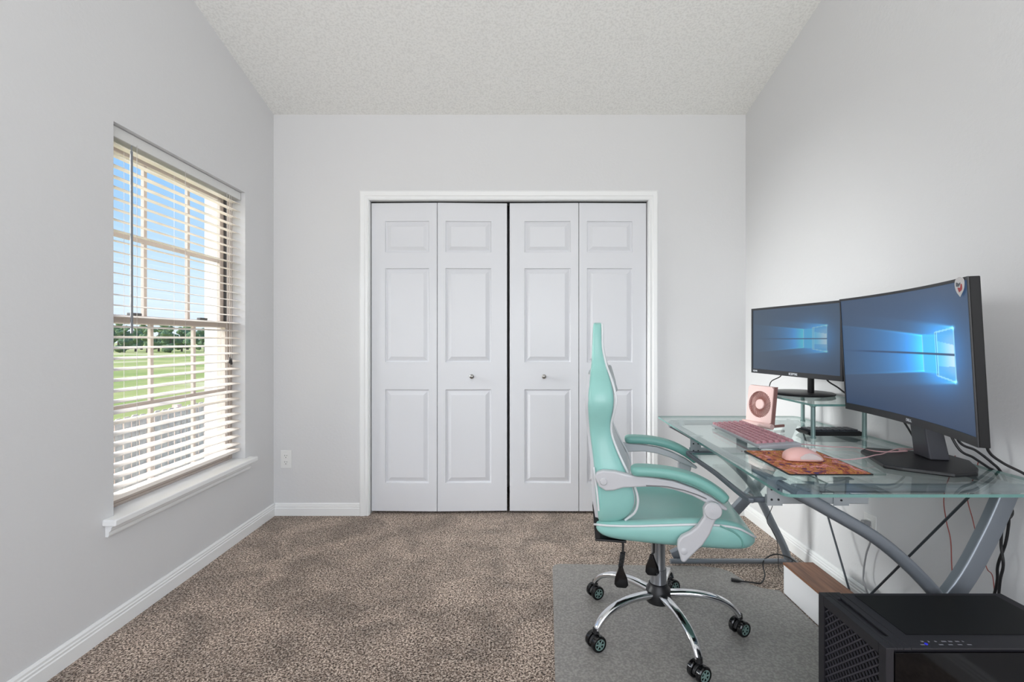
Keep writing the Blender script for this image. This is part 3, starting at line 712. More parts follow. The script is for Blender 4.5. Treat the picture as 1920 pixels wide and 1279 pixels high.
# ------------------------------------------------------------ cables
def cable(name, label, pts, r, m, n=8, cat='cable'):
    pts = crom(pts, n); c = pts[0]
    b = MB(); b.tube(pts, r, 8, ref=(.13, .21, 1)); o = b.build(name, m, smooth=True); setp(o, label, cat); return o
cable('power_cable', 'thin black cable hanging from the left end of the small monitor onto the riser', [(1.262, 2.30, .985), (1.27, 2.305, .955), (1.235, 2.32, .93), (1.228, 2.33, .90), (1.235, 2.345, SZ+.004), (1.30, 2.36, SZ+.004)], .0024, 'cable_black')
cable('power_cable', 'black cable sagging from the small monitor behind the curved monitor', [(1.33, 2.08, 1.0), (1.335, 2.06, .955), (1.34, 2.00, .93), (1.345, 1.93, .90), (1.35, 1.84, .893), (1.38, 1.74, .86), (1.42, 1.70, .76), (1.445, 1.72, .742)], .0034, 'cable_black')
low = lambda s_: [PX(1895 - 3*s_, 962, 1.447-.006*s_)] + [PX(1886 - i*5 + s_*(5, 4, -5, -3)[i], (985, 1020, 1060, 1100)[i], 1.445+.006*s_) for i in range(4)] + [(1.44, 1.46+.02*s_, .2), (1.43, 1.42+.03*s_, .012)]
cable('monitor_cable', 'upper of two black cables arching from the large monitor and dropping behind the desk', [(1.32, 1.47, .93), PX(1797, 826, 1.35), PX(1830, 845, 1.39), PX(1860, 868, 1.43), PX(1877, 886, 1.462), (1.464, 1.415, .66)] + low(1), .0038, 'cable_black')
cable('monitor_cable', 'lower of two black cables arching from the large monitor and dropping behind the desk', [(1.315, 1.50, .92), PX(1795, 838, 1.34), PX(1825, 858, 1.38), PX(1852, 876, 1.43), PX(1867, 887, 1.462), (1.464, 1.435, .66)] + low(-1), .0038, 'cable_black')
cable('monitor_cable', 'black cable trailing from the right end of the large monitor toward the wall', [(1.19, 1.22, .90), PX(1853, 845, 1.2), PX(1880, 868, 1.24), PX(1925, 892, 1.28), (1.33, 1.235, .745), (1.38, 1.26, .741)], .0034, 'cable_black')
cable('keyboard_cable', 'thin pink keyboard cable running across the desk to the large monitor', [(1.025, 1.74, .750), (1.06, 1.775, .742), P(1560, 838, .741), P(1600, 839, .741), P(1650, 847, .7525), P(1700, 846, .753), (1.30, 1.63, .753), (1.40, 1.69, .742)], .002, 'cable_pink')
cable('mouse_cable', 'thin pink mouse cable looping over the foot of the large monitor', [(.99, 1.545, .752), (1.03, 1.56, .743), P(1590, 862, .741), P(1622, 858, .7515), (1.165, 1.56, .7535), (1.20, 1.575, .7535), (1.25, 1.61, .754), (1.30, 1.632, .758), (1.36, 1.645, .754), (1.42, 1.66, .745), (1.45, 1.665, .742)], .0017, 'cable_pink')
cable('thin_wire', 'reddish wire hanging straight down below the desk left of the diagonal leg', [(1.463, 1.60, .742), (1.463, 1.61, .70)]+[PX(1772+dx, y, 1.45) for dx, y in ((-2, 930), (2, 975), (10, 1010), (12, 1050), (12, 1110))]+[(1.44, 1.62, .02)], .0016, 'cable_red')
cable('thin_wire', 'reddish wire hanging behind the wide diagonal desk leg', [(1.463, 1.52, .742), (1.463, 1.53, .70)]+[PX(x, y, 1.46) for x, y in ((1814, 930), (1824, 975), (1835, 1020), (1850, 1065), (1864, 1105))]+[(1.45, 1.46, .02)], .0014, 'cable_red')
cable('outlet_cord', 'grey cord drooping from the plug in the right wall outlet', [(1.452, 2.005, .362), (1.44, 2.0, .34), PX(1632, 1010, 1.44), PX(1624, 1040, 1.44), PX(1619, 1075, 1.44), PX(1622, 1100, 1.43), (1.41, 1.85, .03)], .0034, 'cable_grey')
b = MB(); b.box((1.442, 1.988, .352), (1.4685, 2.014, .376)); setp(b.build('power_plug', 'cable_grey', bevel=.005), 'grey plug pushed into the right wall outlet under the desk', 'plug')
fc = [(P(x, y, .012)) for x, y in ((1390, 1090), (1408, 1092), (1424, 1094), (1433, 1084), (1433, 1066))]
ce = MB(); pts = crom([fc[0], fc[1], fc[2], P(1430, 1090, .012), P(1434, 1078, .012), P(1431, 1062, .014), P(1433, 1050, .03), P(1450, 1040, .045), P(1470, 1042, .055), P(1490, 1052, .06), (1.315, 2.165, .07), (1.345, 2.14, .10), (1.36, 2.05, .08)], 7)
pcb = thing('power_cable', 'black cable with a loose plug lying on the chair mat beside the white box', 'cable', fc[0])
ce.tube(pts, .0034, 8, ref=(.13, .21, 1)); ce.build('wire', 'cable_black', pcb, smooth=True)
b = MB(); q0 = P(1371, 1087, .013); q1 = Vector(fc[0]); b.sweep([q0, q0+(q1-q0)*.6, q1], rrect(.018, .012, .003), scales=[1, 1, .5]); b.build('connector', 'black', pcb, smooth=True)
cable('thin_wire', 'kinked thin black wire hanging from the tray rail beside the far curved leg', [PY(1446, 905, 2.30), PY(1449, 945, 2.30), PY(1438, 975, 2.31), PY(1448, 995, 2.31), PY(1457, 1015, 2.31), PY(1459, 1045, 2.31), PY(1461, 1068, 2.26), PY(1475, 1076, 2.2)], .0016, 'cable_black')

# ------------------------------------------------------------ keyboard
kb = thing('pink_keyboard', 'pink keyboard with pale keycaps in a grey case on the glass desk', 'keyboard', (.946, 1.93, GT), math.radians(-1.5))
kt = MB(); LY, WX = .445, .150                     # long side runs along y, user at -x
# local: x from user edge (-) to the back (+)
kt.add([(-WX/2, -LY/2, .004), (WX/2, -LY/2, .004), (WX/2, LY/2, .004), (-WX/2, LY/2, .004), (-WX/2, -LY/2, .016), (WX/2, -LY/2, .026), (WX/2, LY/2, .026), (-WX/2, LY/2, .016)], [(0,3,2,1),(4,5,6,7),(0,1,5,4),(1,2,6,5),(2,3,7,6),(3,0,4,7)])
kt.build('case', 'kb_case', kb, bevel=.004, world=False)
for x in (-.062, .062):
    for y in (-.2, .2): b = MB(); b.lathe([(.007, .0005), (.007, .0045)], (x, y, 0), seg=10); b.build('rubber_foot', 'black', kb, world=False)
keyme = None; nkeys = 0; pitch = .0205; base_o = None
rows = [1]*18, [1]*17, [1]*17, [1]*17, [1]*16, [1, 1, 1, 6, 1, 1, 1, 1, 1, 1]
def keyshape(wy):
    b = MB(); hx, hy = pitch/2-.0012, wy/2-.0012
    b.loft([[(-hx, -hy, 0), (hx, -hy, 0), (hx, hy, 0), (-hx, hy, 0)], [(-hx*.75, -hy+.0025, .0085), (hx*.75, -hy+.0025, .0085), (hx*.75, hy-.0025, .0085), (-hx*.75, hy-.0025, .0085)]], True)
    return b
meshes = {}
for r, row in enumerate(rows):
    total = .42; unit = total/sum(row); y = -LY/2+.03
    for wkey in row:
        if nkeys >= 98: break
        wy = unit*wkey; key = round(wy, 4)
        if key not in meshes:
            o = keyshape(wy).build('keycap', 'pink_key', kb, bevel=.0012, world=False); meshes[key] = o
        else:
            s = meshes[key]; o = s.copy(); COL.objects.link(o); o.parent = kb
        xx = WX/2-.020-r*pitch*1.08 - (.006 if r else 0); zz = .016+(xx+WX/2)/WX*.010
        o.location = (xx, y+wy/2, zz-.0005); o.rotation_euler = (0, -.065, 0); y += wy; nkeys += 1

# ------------------------------------------------------------ mouse pad and mouse
mp = thing('mouse_pad', 'orange and red patterned mouse pad with a black edge on the desk', 'mouse pad', (.92, 1.54, GT))
pc = [(.790, 1.389), (1.037, 1.389), (1.055, 1.692), (.801, 1.692)]
b = MB(); b.prism(roundpoly(pc, .008), 'z', GT+.0004, GT+.0035); b.build('base', 'black', mp)
ic = [(.795, 1.394), (1.032, 1.394), (1.049, 1.687), (.806, 1.687)]
b = MB(); b.prism(roundpoly(ic, .006), 'z', GT+.0036, GT+.0042); b.build('printed_surface', 'pad_print', mp)
ms = thing('pink_mouse', 'pale pink computer mouse on the patterned mouse pad', 'mouse', (.925, 1.55, GT+.0045), math.radians(-6))
rings = []
for t in [0, .04, .12, .25, .4, .55, .7, .85, .95, 1.0]:
    x = -.060+.120*t; w_ = .033*math.sin(PI*min(1, max(0, (t*.86+.09))))**.42*(1-.12*math.exp(-((t-.5)/.2)**2)); h = .039*math.sin(PI*min(.98, t*.80+.16))**.8
    if t in (0, 1.0): w_ *= .55; h *= .5
    rings.append([Vector((x, w_*math.cos(a), max(.0, .004+h*max(0, math.sin(a))**.75) if math.sin(a) > 0 else .002)) for a in [2*PI*i/20 for i in range(20)]])
b = MB(); b.loft(rings, True); b.build('body', 'pink_mouse', ms, sub=1, world=False)
b = MB(); rr = []
for t in (0, .25, .5, .75, 1): 
    x = -.020+.062*t; hh = .013*math.sin(PI*(t*.8+.1)); rr.append([(x, -.0285, .009), (x, -.0315, .009), (x, -.0305, .010+hh*1.25), (x, -.026, .011+hh*1.35)])
b.loft(rr, True); b.build('side_grip', 'mouse_side', ms, world=False, smooth=True, label='grey side grip')
b = MB(); b.lathe([(.006, -.003), (.008, -.002), (.008, .002), (.006, .003)], (.032, 0, .031), (0,1,0), 14); b.build('scroll_wheel', 'mouse_side', ms, world=False)

# ------------------------------------------------------------ desk fan
fl, fr_ = Vector((1.062, 2.225, 0)), Vector((1.110, 2.10, 0)); fu = (fr_-fl).normalized(); fnn = Vector((fu.y, -fu.x, 0)); fw = (fr_-fl).length
fan = thing('desk_fan', 'square pink desk fan with radiating grille leaning back beside the riser', 'fan', tuple((fl+fr_)/2+Vector((0,0,GT))))
lean = .12
def fp(s, z, d): return fl+fu*s+up*(GT+z)+fnn*(d-lean*z)
def frm(b, s0, s1, z0, z1, d0, d1):
    v = [fp(s, z, d) for d in (d0, d1) for s, z in ((s0,z0),(s1,z0),(s1,z1),(s0,z1))]
    b.add(v, [(0,3,2,1),(4,5,6,7),(0,1,5,4),(1,2,6,5),(2,3,7,6),(3,0,4,7)])
# panel with a round opening
b = MB(); fcx, fcz, fR = fw/2, .103, .059; N = 48
def sq(a):
    c_, s_ = math.cos(a), math.sin(a); k = 1/max(abs(c_), abs(s_)); x, z = c_*k, s_*k
    return fcx+x*fw/2, (fcz+z*(.185-fcz)) if z > 0 else (fcz+z*(fcz-.02))
rings = []
for mode, d in (('o', -.02), ('o', 0), ('i', 0), ('i', -.02)):
    ring = []
    for i in range(N):
        a = 2*PI*(i+.5)/N
        s, z = sq(a) if mode == 'o' else (fcx+fR*math.cos(a), fcz+fR*math.sin(a))
        ring.append(fp(s, z, d))
    rings.append(ring)
b.loft(rings+[rings[0]], False); b.build('panel', 'pink', fan, smooth=True)
b = MB()                                          # dished back and spiral ribs
b.loft([[fp(fcx+r*math.cos(2*PI*i/32), fcz+r*math.sin(2*PI*i/32), d) for i in range(32)] for r, d in ((fR+.001, -.0130), (.02, -.0130), (.001, -.0130))], True); b.build('back_cover', 'pink', fan)
b = MB()
for i in range(36):
    a = 2*PI*i/36; pts = []
    for k in range(5):
        r = .022+(fR-.0225)*k/4; aa = a+.5*k/4; pts.append(fp(fcx+r*math.cos(aa), fcz+r*math.sin(aa), -.006+.004*math.sin(k/4*PI)))
    b.sweep(pts, [(-.0009, -.0015), (.0009, -.0015), (.0009, .0015), (-.0009, .0015)], ref=fnn)
b.build('grille', 'pink_dark', fan)
b = MB(); b.loft([[fp(fcx+r*math.cos(2*PI*i/24), fcz+r*math.sin(2*PI*i/24), d) for i in range(24)] for r, d in ((.023, -.0125), (.023, -.002), (.020, .0005), (.002, .001))], True); b.build('hub', 'pink', fan, smooth=True)
b = MB(); frm(b, fw+.0005, fw+.004, .02, .185, -.021, .0); b.build('side_trim', 'pink_side', fan)
b = MB(); b.tube([fp(-.012, .013, .002), fp(fw+.012, .013, .002)], .0122, 14); b.build('foot', 'pink', fan, smooth=True)
b = MB(); p0 = fp(fw-.004, .012, -.01); b.sweep([p0, p0-fnn*.075], rrect(.010, .012, .003)); p0 = fp(.004, .012, -.01); b.sweep([p0, p0-fnn*.05], rrect(.010, .012, .003)); b.build('rear_foot', 'pink_side', fan, smooth=True)

# ------------------------------------------------------------ black device under the riser
dv = thing('black_keypad', 'slim black device with grey buttons lying under the glass riser', 'device', (1.285, 1.99, GT))
b = MB()
b.loft([[(1.185, y, GT+.012), (1.20, y, GT+.001), (1.405, y, GT+.001), (1.418, y, GT+.012), (1.412, y, GT+.018), (1.19, y, GT+.018)] for y in (1.955, 2.04)], True)
bo = b.build('body', 'black', dv, bevel=.002)
b = MB(); b.box((1.198, 1.96, GT+.0185), (1.405, 2.035, GT+.021)); b.build('top_plate', 'dark_metal', dv)
for i in range(8):
    b = MB(); b.box((1.202+i*.0252, 1.966, GT+.0212), (1.223+i*.0252, 2.03, GT+.0262)); b.build('button_row', 'monitor_neck', dv, bevel=.0015)

# ------------------------------------------------------------ chair mat, cable box
mo = MB()
mpoly = [(.108, 1.30), (.179, 2.36), (.195, 2.40), (.22, 2.412), (.95, 2.375), (1.04, 2.355), (1.075, 2.32), (1.085, 2.24), (1.095, 2.19), (1.12, 2.165), (1.185, 2.155), (1.40, 2.15), (1.40, 1.30), (1.33, 1.05), (.10, 1.05)]
mpoly = [(.090, 1.0), (.179, 2.37), (.190, 2.398), (.22, 2.408), (.93, 2.385), (1.00, 2.365), (1.04, 2.325), (1.055, 2.27), (1.075, 2.21), (1.11, 2.175), (1.15, 2.16), (1.182, 2.155), (1.182, 1.0)]
mo.prism(mpoly, 'z', .001, .0055)
setp(mo.build('chair_mat', 'chair_mat', bevel=.002), 'grey translucent plastic chair mat under the mint office chair', 'mat')
bxo = thing('cable_box', 'long white box with a brown wood lid on the floor against the right wall', 'box', (1.26, 1.94, 0))
b = MB(); b.box((1.190, 1.74, .001), (1.320, 2.138, .127)); b.build('body', 'box_white', bxo, bevel=.003)
b = MB(); b.box((1.188, 1.737, .1275), (1.323, 2.141, .137)); b.build('lid', 'wood', bxo, bevel=.002, label='brown wood grain lid')

# ------------------------------------------------------------ computer case
X0, X1, Y0, Y1, H = .812, 1.300, 1.054, 1.290, .450
pcs = thing('computer_case', 'black desktop computer tower with a mesh front on the floor at lower right', 'computer', ((X0+X1)/2, (Y0+Y1)/2, 0))
b = MB(); b.box((X0+.018, Y0+.008, .015), (X1, Y1-.002, H-.006)); b.build('body', 'case', pcs, bevel=.002)
for x in (X0+.06, X1-.06):
    for y in (Y0+.04, Y1-.04): b = MB(); b.lathe([(.018, .0058), (.02, .0148)], (x, y, 0), seg=14); b.build('foot', 'black', pcs)
b = MB(); b.box((X0+.058, Y0+.002, H-.0055), (X1-.002, Y1-.004, H-.001)); tp = b.build('top_panel', 'case', pcs, bevel=.0015)
b = MB(); b.box((X0+.085, Y0+.050, H-.0008), (X1-.03, Y1-.018, H+.0004)); b.build('dust_filter', 'case_inner_mesh' if 'case_inner_mesh' in M else 'monitor', tp)
b = MB()                                          # front frame
b.box((X0, Y0, .015), (X0+.0175, Y0+.022, H)); b.box((X0, Y1-.022, .015), (X0+.0175, Y1, H)); b.box((X0, Y0+.022, H-.025), (X0+.0175, Y1-.022, H)); b.box((X0, Y0+.022, .015), (X0+.0175, Y1-.022, .04))
b.box((X0+.0176, Y0+.001, H-.0055), (X0+.026, Y1, H)); b.box((X0+.040, Y0+.001, H-.0055), (X0+.0565, Y1, H)); b.box((X0+.026, Y0+.001, H-.0055), (X0+.040, Y0+.045, H)); b.box((X0+.026, Y1-.03, H-.0055), (X0+.040, Y1, H))
ff = b.build('front_frame', 'case', pcs, bevel=.0012)
b = MB(); b.box((X0+.0105, Y0+.0225, .041), (X0+.0172, Y1-.0225, H-.0255)); b.build('front_filter', 'case_dark', pcs)
b = MB(); ya, yb, za, zb = Y0+.022, Y1-.022, .04, H-.025; step = .0190; SL_ = .95
def bar(b, p, q, w_=.0017):
    b.sweep([p, q], [(-w_, -.0016), (w_, -.0016), (w_, .0016), (-w_, .0016)], ref=(1, 0, 0))
for s_ in (1, -1):
    k = -40
    while k < 60:
        c0 = k*step; k += 1; pts = []
        # line z = za + s_*SL_*(y-ya) + c0 clipped to the panel
        f = lambda y: za+s_*SL_*(y-ya)+c0
        lo, hi = ya, yb
        for zlim in (za, zb):
            yy = ya+(zlim-za-c0)/(s_*SL_)
            if f(lo) < za or f(lo) > zb:
                if ya <= yy <= yb and za-1e-6 <= f(yy) <= zb+1e-6 and (f(lo) < za and zlim == za or f(lo) > zb and zlim == zb): lo = yy
            if f(hi) < za or f(hi) > zb:
                if ya <= yy <= yb and (f(hi) < za and zlim == za or f(hi) > zb and zlim == zb): hi = yy
        if lo < hi and za-1e-4 <= f(lo) <= zb+1e-4 and za-1e-4 <= f(hi) <= zb+1e-4: bar(b, (X0+.006+.001*s_, lo, f(lo)), (X0+.006+.001*s_, hi, f(hi)))
b.build('front_mesh', 'case_mesh', pcs)
b = MB(); b.box((X0+.020, Y0, .03), (X1-.001, Y0+.0035, H-.010)); b.build('side_glass', 'case_glass', pcs, bevel=.001, label='glossy black glass side panel')
b = MB()
for i, (wd) in enumerate((.006, .003, .004, .010, .008, .008, .003)):
    x = X0+.098+i*.0155; b.box((x, Y0+.024, H-.0009), (x+wd, Y0+.0275, H-.0003))
for i in range(5):
    x = X0+.088+i*.021+(.02 if i > 0 else 0); b.box((x, Y0+.013, H-.0009), (x+.009, Y0+.0155, H-.0003))
b.build('port_row', 'case_mark', tp)
b = MB(); b.lathe([(.0035, H-.0009), (.0032, H+.0004)], (X0+.102, Y0+.0165, 0), seg=12); b.build('power_light', 'led', tp, label='small blue light')

# ------------------------------------------------------------ office chair
TH = math.radians(-10.5); CHX, CHY = .556, 1.88
ch = thing('office_chair', 'mint green and white high-back office chair on chrome star base', 'chair', (CHX, CHY, 0), TH)
def cl(px, py, y=-.27):          # the side plane of the chair: photo place -> local (x, z)
    c, s_ = math.cos(TH), math.sin(TH)
    # world X = CHX + x c - y s ; world Y = CHY + x s + y c ; (px-CX)/F = X/Y
    k = (px-CX)/F; x = (k*(CHY+y*c)-CHX+y*s_)/(c-k*s_); Y = CHY+x*s_+y*c
    return x, ZC-(py-CY)*Y/F
# backrest: z, half width, back x, bolster front x, centre front x
BK = []
for py, w_, pb, pf, dc in ((604, .10, 1113, 1127, .002), (607, .135, 1110, 1129, .003), (632, .150, 1109, 1129, .003), (655, .155, 1108, 1130, .008), (684, .168, 1107, 1136, .020), (703, .205, 1104, 1143, .045), (724, .243, 1101, 1150, .06),
                           (752, .262, 1098, 1155, .065), (775, .252, 1099, 1151, .055), (795, .236, 1101, 1146, .035), (817, .228, 1103, 1147, .022), (850, .236, 1107, 1159, .03), (880, .246, 1110, 1173, .045), (910, .252, 1111, 1188, .07),
                           (938, .253, 1112, 1196, .085), (962, .250, 1115, 1191, .08), (978, .235, 1118, 1172, .06), (987, .20, 1121, 1150, .03)):
    xb_, z_ = cl(pb, py, -w_); xf_, z_ = cl(pf, py, -w_); BK.append((z_, w_, xb_, xf_, xf_-dc))
def bring(z, w_, xb, xf, xc):
    half = [(0, xb), (.55*w_, xb+.002), (.93*w_, xb+.003), (w_, xb+.14*(xf-xb)), (.998*w_, xb+.72*(xf-xb)), (.93*w_, xf), (.84*w_, xf-.002), (.66*w_, xc+.3*(xf-xc)), (.55*w_, xc), (0, xc-.002)]
    full = half + [(-y, x) for y, x in reversed(half[1:-1])]
    return [Vector((x, y, z)) for y, x in full]
rings = [bring(*s) for s in BK]; nr = len(rings[0])
mats_ = [0]*nr
for j in range(nr):
    y = (rings[7][j].y+rings[7][(j+1) % nr].y)/2; x = (rings[7][j].x+rings[7][(j+1) % nr].x)/2
    if abs(y) < .18*1.35 and x > -.255 and abs(y) < .245: mats_[j] = 1
b = MB(); b.loft(rings, True, mats=mats_); b.build('backrest', ['mint', 'white_leather'], ch, sub=2, world=False)
for s_ in (-1, 1):
    pts = crom([(xf+.001, s_*.945*w_, z) for z, w_, xb, xf, xc in BK[1:-1]], 5)
    b = MB(); b.tube(pts, .0042, 8, ref=(0,1,0)); b.build('piping', 'piping', ch, world=False, smooth=True, label='white piping')
b = MB(); b.tube(crom([(BK[-3][2]+.014, -.250, BK[-3][0]), (BK[-4][2]+.016, -.252, BK[-4][0]), (BK[-5][2]+.012, -.249, BK[-5][0]), (BK[-6][2]+.006, -.238, BK[-6][0])], 6), .0035, 8, ref=(0,1,0)); b.build('piping', 'piping', ch, world=False, smooth=True, label='white piping')
b = MB()                                          # white shell strip behind the backrest
b.loft([[Vector((xb+dx, y*w_, z)) for y, dx in ((-.93, .012), (-.90, -.004), (0, -.006), (.90, -.004), (.93, .012))] for z, w_, xb, xf, xc in BK[5:-1]], True); b.build('back_shell', 'arm_plastic', ch, world=False, smooth=True)
b = MB()                                          # grey pillow wings at the shoulders
# head pillow with pointed ears
b.loft([[Vector((x, y, z)) for x, z in ((-.228, .91), (-.180, .915), (-.158, .945), (-.178, .975+.045*(abs(y)/.19)**2), (-.215, .975+.05*(abs(y)/.19)**2))] for y in (-.15, -.08, 0, .08, .15, .19)], True)
b.build('neck_pillow', 'pillow_grey', ch, bevel=.006, smooth=True, world=False)
# seat: x, half width, bottom, bolster top, centre top
ST = [(-.242, .19, .445, .462, .46), (-.230, .225, .424, .480, .468), (-.19, .246, .412, .490, .470), (-.10, .255, .409, .500, .470), (0, .260, .407, .514, .470), (.10, .262, .407, .526, .476), (.17, .262, .407, .528, .484),
      (.225, .258, .408, .520, .488), (.256, .248, .409, .503, .484), (.280, .228, .413, .482, .472), (.298, .200, .422, .464, .458), (.304, .170, .434, .452, .450)]
def sring(x, w_, zb, zt, zc):
    half = [(0, zb), (.6*w_, zb), (.90*w_, zb+.010), (w_, zb+.4*(zt-zb)), (.99*w_, zb+.8*(zt-zb)), (.93*w_, zt), (.80*w_, zt-.004), (.64*w_, zc+.25*(zt-zc)), (.5*w_, zc), (0, zc+.004)]
    full = half + [(-y, z) for y, z in reversed(half[1:-1])]
    return [Vector((x, y, z)) for y, z in full]
b = MB(); b.loft([sring(*s) for s in ST], True); b.build('seat', 'mint', ch, sub=2, world=False)
for s_ in (-1, 1):
    pts = crom([(x, s_*w_*.985, zb+.86*(zt-zb)) for x, w_, zb, zt, zc in ST[:-1]], 5)
    b = MB(); b.tube(pts, .0038, 8, ref=(0,1,0)); b.build('piping', 'piping', ch, world=False, smooth=True, label='white piping')
    pts = crom([(.17, s_*.262, .512), (.215, s_*.257, .492), (.240, s_*.250, .465), (.246, s_*.246, .440)], 6)
    b = MB(); b.tube(pts, .0028, 8, ref=(0,1,0)); b.build('piping', 'mint_pad', ch, world=False, smooth=True)
# arms
def z6(x, y): return cl(1080+x/3.051, 860+y/3.051)
up_o = [z6(*p) for p in ((108, 108), (118, 80), (150, 68), (220, 72), (300, 92), (440, 108), (560, 128), (680, 172), (780, 222), (868, 285), (858, 300), (800, 275), (735, 248), (660, 210), (560, 178), (460, 160), (360, 162), (270, 166), (215, 182), (170, 184), (130, 158))]
low_o = [z6(*p) for p in ((742, 240), (800, 255), (828, 285), (822, 320), (790, 345), (760, 420), (720, 480), (668, 530), (618, 580), (598, 576), (590, 545), (576, 500), (578, 460), (600, 432), (650, 408), (690, 375), (725, 325), (722, 275))]
pad_p = [z6(*p) for p in ((312, 68), (420, 70), (540, 84), (650, 112), (740, 152), (815, 200), (862, 238))]
groove = [z6(*p) for p in ((400, 152), (520, 158), (620, 180), (700, 208), (745, 228))]
for s_ in (-1, 1):
    yo, yi = s_*.275, s_*.247
    b = MB(); b.prism(up_o, 'y', yo, yi); fr = b.build('arm_frame', 'arm_plastic', ch, world=False, bevel=.006, seg=3, smooth=True, angle=50)
    b = MB(); kx, kz = z6(158, 128); b.lathe([(.013, 0), (.013, .004), (.010, .007), (.0, .0075)], (kx, s_*.2752, kz), (0, s_, 0), 20); b.build('bolt_cap', 'arm_plastic', fr, world=False, smooth=True)
    b = MB(); b.tube([(x, s_*.2755, z) for x, z in groove], .0022, 6, ref=(0,1,0)); b.build('groove', 'grey_metal', fr, world=False, smooth=True)
    b = MB(); b.prism(low_o, 'y', s_*.292, s_*.268); lo_ = b.build('arm_support', 'arm_plastic', ch, world=False, bevel=.006, seg=3, smooth=True, angle=50)
    b = MB(); kx, kz = z6(775, 285); b.lathe([(.028, -.01), (.028, .004), (.025, .008), (.008, .009), (.008, .0115), (0, .012)], (kx, s_*.292, kz), (0, s_, 0), 24)
    b.build('pivot_cap', 'arm_plastic', lo_, world=False, smooth=True)
    b = MB(); kx, kz = z6(612, 515); b.lathe([(.011, -.002), (.011, .001), (.008, .003), (0, .003)], (kx, s_*.292, kz), (0, s_, 0), 18); b.build('bolt_cap', 'arm_plastic', lo_, world=False, smooth=True)
    pp = crom([(x, s_*.262, z) for x, z in pad_p], 6); n = len(pp)
    b = MB(); b.sweep(pp, rrect(.074, .033, .0145, 4), ref=(0,0,1), scales=[.55 if i in (0, n-1) else (.9 if i in (1, n-2) else 1) for i in range(n)])
    b.build('armrest_pad', 'mint_pad', ch, world=False, sub=1)
# mechanism, levers, lift
b = MB(); b.box((-.13, -.10, .375), (.13, .10, .408)); b.box((-.06, -.05, .352), (.06, .05, .3755)); b.build('tilt_mechanism', 'black', ch, world=False, bevel=.004)
b = MB(); b.prism([(-0.240, .408), (-0.221, .408), (-0.221, .535), (-0.236, .545), (-0.250, .53)], 'y', -.19, -.15); b.prism([(-0.240, .408), (-0.221, .408), (-0.221, .535), (-0.236, .545), (-0.250, .53)], 'y', .15, .19); b.box((-.24, -.19, .400), (-.13, .19, .4075)); b.build('recline_bracket', 'black', ch, world=False, bevel=.002)
b = MB(); b.lathe([(.0275, .235), (.0275, .24), (.0265, .242), (.0265, .352)], (.0, 0, 0), seg=24); b.lathe([(.031, .165), (.031, .236)], (0, 0, 0), seg=24); b.build('gas_lift', 'grey_metal', ch, world=False, smooth=True)
def lever(px, ytop, ybot, ypad, coil, yl):
    xt, zt = cl(px, ytop, yl); x1, z1 = cl(px-4, ypad, yl); x2, z2 = cl(px-3, ybot, yl)
    t = MB(); t.tube([(x2+.01, yl+.12, .395), (xt, yl, .400), (xt, yl, zt), (x1, yl, z1)], .004, 8, ref=(1,0,0))
    if coil:
        pts = [(xt+(x1-xt)*k/60+.008*math.cos(k*.9), yl+.008*math.sin(k*.9), zt+(z1-zt)*k/60) for k in range(61)]
        t.tube(pts, .0024, 6, ref=(0, 0, 1))
    o = t.build('lever', 'black', ch, world=False, smooth=True)
    b = MB(); hh = z1-z2
    b.loft([[Vector((x1+(x2-x1)*q+a*ww, yl+c*dd, z1+(z2-z1)*q)) for a, c in ((-1,-.6),(-.6,-1),(.6,-1),(1,-.6),(1,.6),(.6,1),(-.6,1),(-1,.6))] for q, ww, dd in ((0, .007, .005), (.2, .011, .007), (.55, .022, .009), (.85, .025, .009), (1, .017, .006))], True)
    b.build('paddle', 'black_gloss', o, world=False, smooth=True)
lever(1168, 1036, 1101, 1062, True, -.15); lever(1226, 1036, 1078, 1040, False, -.10)
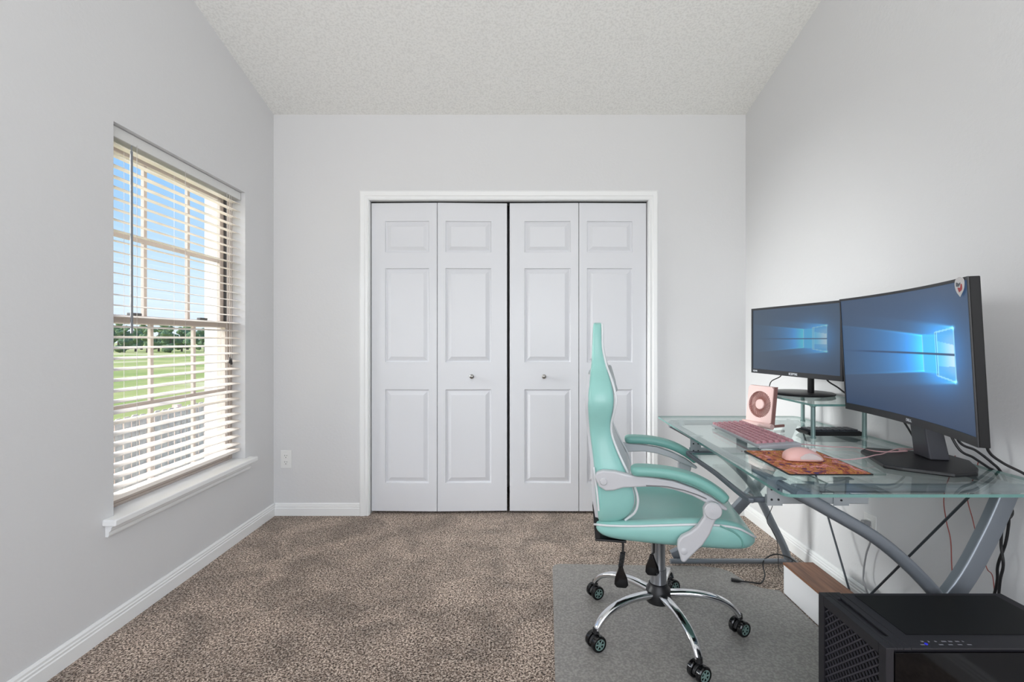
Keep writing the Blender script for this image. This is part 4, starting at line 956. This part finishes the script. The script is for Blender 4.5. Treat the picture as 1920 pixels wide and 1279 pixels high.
# star base
b = MB(); b.lathe([(.030, .100), (.046, .108), (.050, .125), (.046, .158), (.038, .168), (.036, .178), (.032, .180)], (0, 0, 0), seg=28); b.build('hub', 'black', ch, world=False, smooth=True)
axw = Vector((.42, -.9, 0)).normalized()
rotm = Matrix.Rotation(-TH, 3, 'Z')
ax_local = rotm @ axw
R = .300
for k in range(5):
    a = math.radians(-81+72*k)-TH; d = Vector((math.cos(a), math.sin(a), 0)); sd = Vector((-d.y, d.x, 0))
    pts = crom([d*.035+up*.140, d*.10+up*.146, d*.16+up*.145, d*.22+up*.134, d*.265+up*.113, d*.290+up*.088, d*.298+up*.074], 6); n = len(pts)
    b = MB(); b.sweep(pts, rrect(.034, .022, .010, 4), ref=(0,0,1), scales=[1.12-.35*i/(n-1) for i in range(n)]); lg = b.build('base_leg', 'chrome', ch, world=False, smooth=True, label='chrome leg')
    c = d*R
    b = MB(); b.lathe([(.005, .034), (.005, .082), (.011, .0825), (.012, .068), (.0125, .066), (.005, .0655)], (c.x, c.y, 0), seg=12)
    b.sweep([c+up*.0325+Vector((math.cos(t), 0, 0)).x*ax_local.cross(up)*.020+up*.020*math.sin(t) for t in [PI*i/8*1.0 for i in range(9)]], rrect(.014, .012, .003), ref=tuple(ax_local)); ca = b.build('caster', 'black', ch, world=False, smooth=True)
    for q in (-1, 1):
        cc = c+ax_local*(q*.019)+up*.0345
        b = MB(); b.lathe([(.020, -.0095), (.026, -.0095), (.0288, -.006), (.0288, .006), (.026, .0095), (.0205, .0095), (.0200, .006), (.0195, .0)], cc, ax_local, 28)
        wl = b.build('wheel', 'black_gloss', ca, world=False, smooth=True)
        b = MB(); b.lathe([(.0045, .0), (.0045, .0085), (.0, .0086)] if q > 0 else [(.0045, -.0), (.0045, -.0085), (0, -.0086)], cc, ax_local, 12)
        side = ax_local.cross(up)
        for m_ in range(6):
            an = m_*PI/3+.3*k; dd = side*math.cos(an)+up*math.sin(an); tt = ax_local.cross(dd)
            o0 = cc+ax_local*q*.0068
            v = [o0+dd*r+tt*w_+ax_local*h*q for h in (0, .0015) for r, w_ in ((.004, -.0026), (.0175, -.0026), (.0175, .0026), (.004, .0026))]
            b.add(v, [(0,3,2,1),(4,5,6,7),(0,1,5,4),(1,2,6,5),(2,3,7,6),(3,0,4,7)])
        qr = Vector((0,0,1)).rotation_difference(ax_local)
        b.loft([[cc + qr @ Vector((r_*math.cos(2*PI*i/28), r_*math.sin(2*PI*i/28), h_*q)) for i in range(28)] for r_, h_ in ((.0168, .0062), (.0198, .0062), (.0198, .0086), (.0168, .0086), (.0168, .0062))], False)
        b.build('wheel_spokes', 'mint_wheel', wl, world=False, label='mint green spokes')
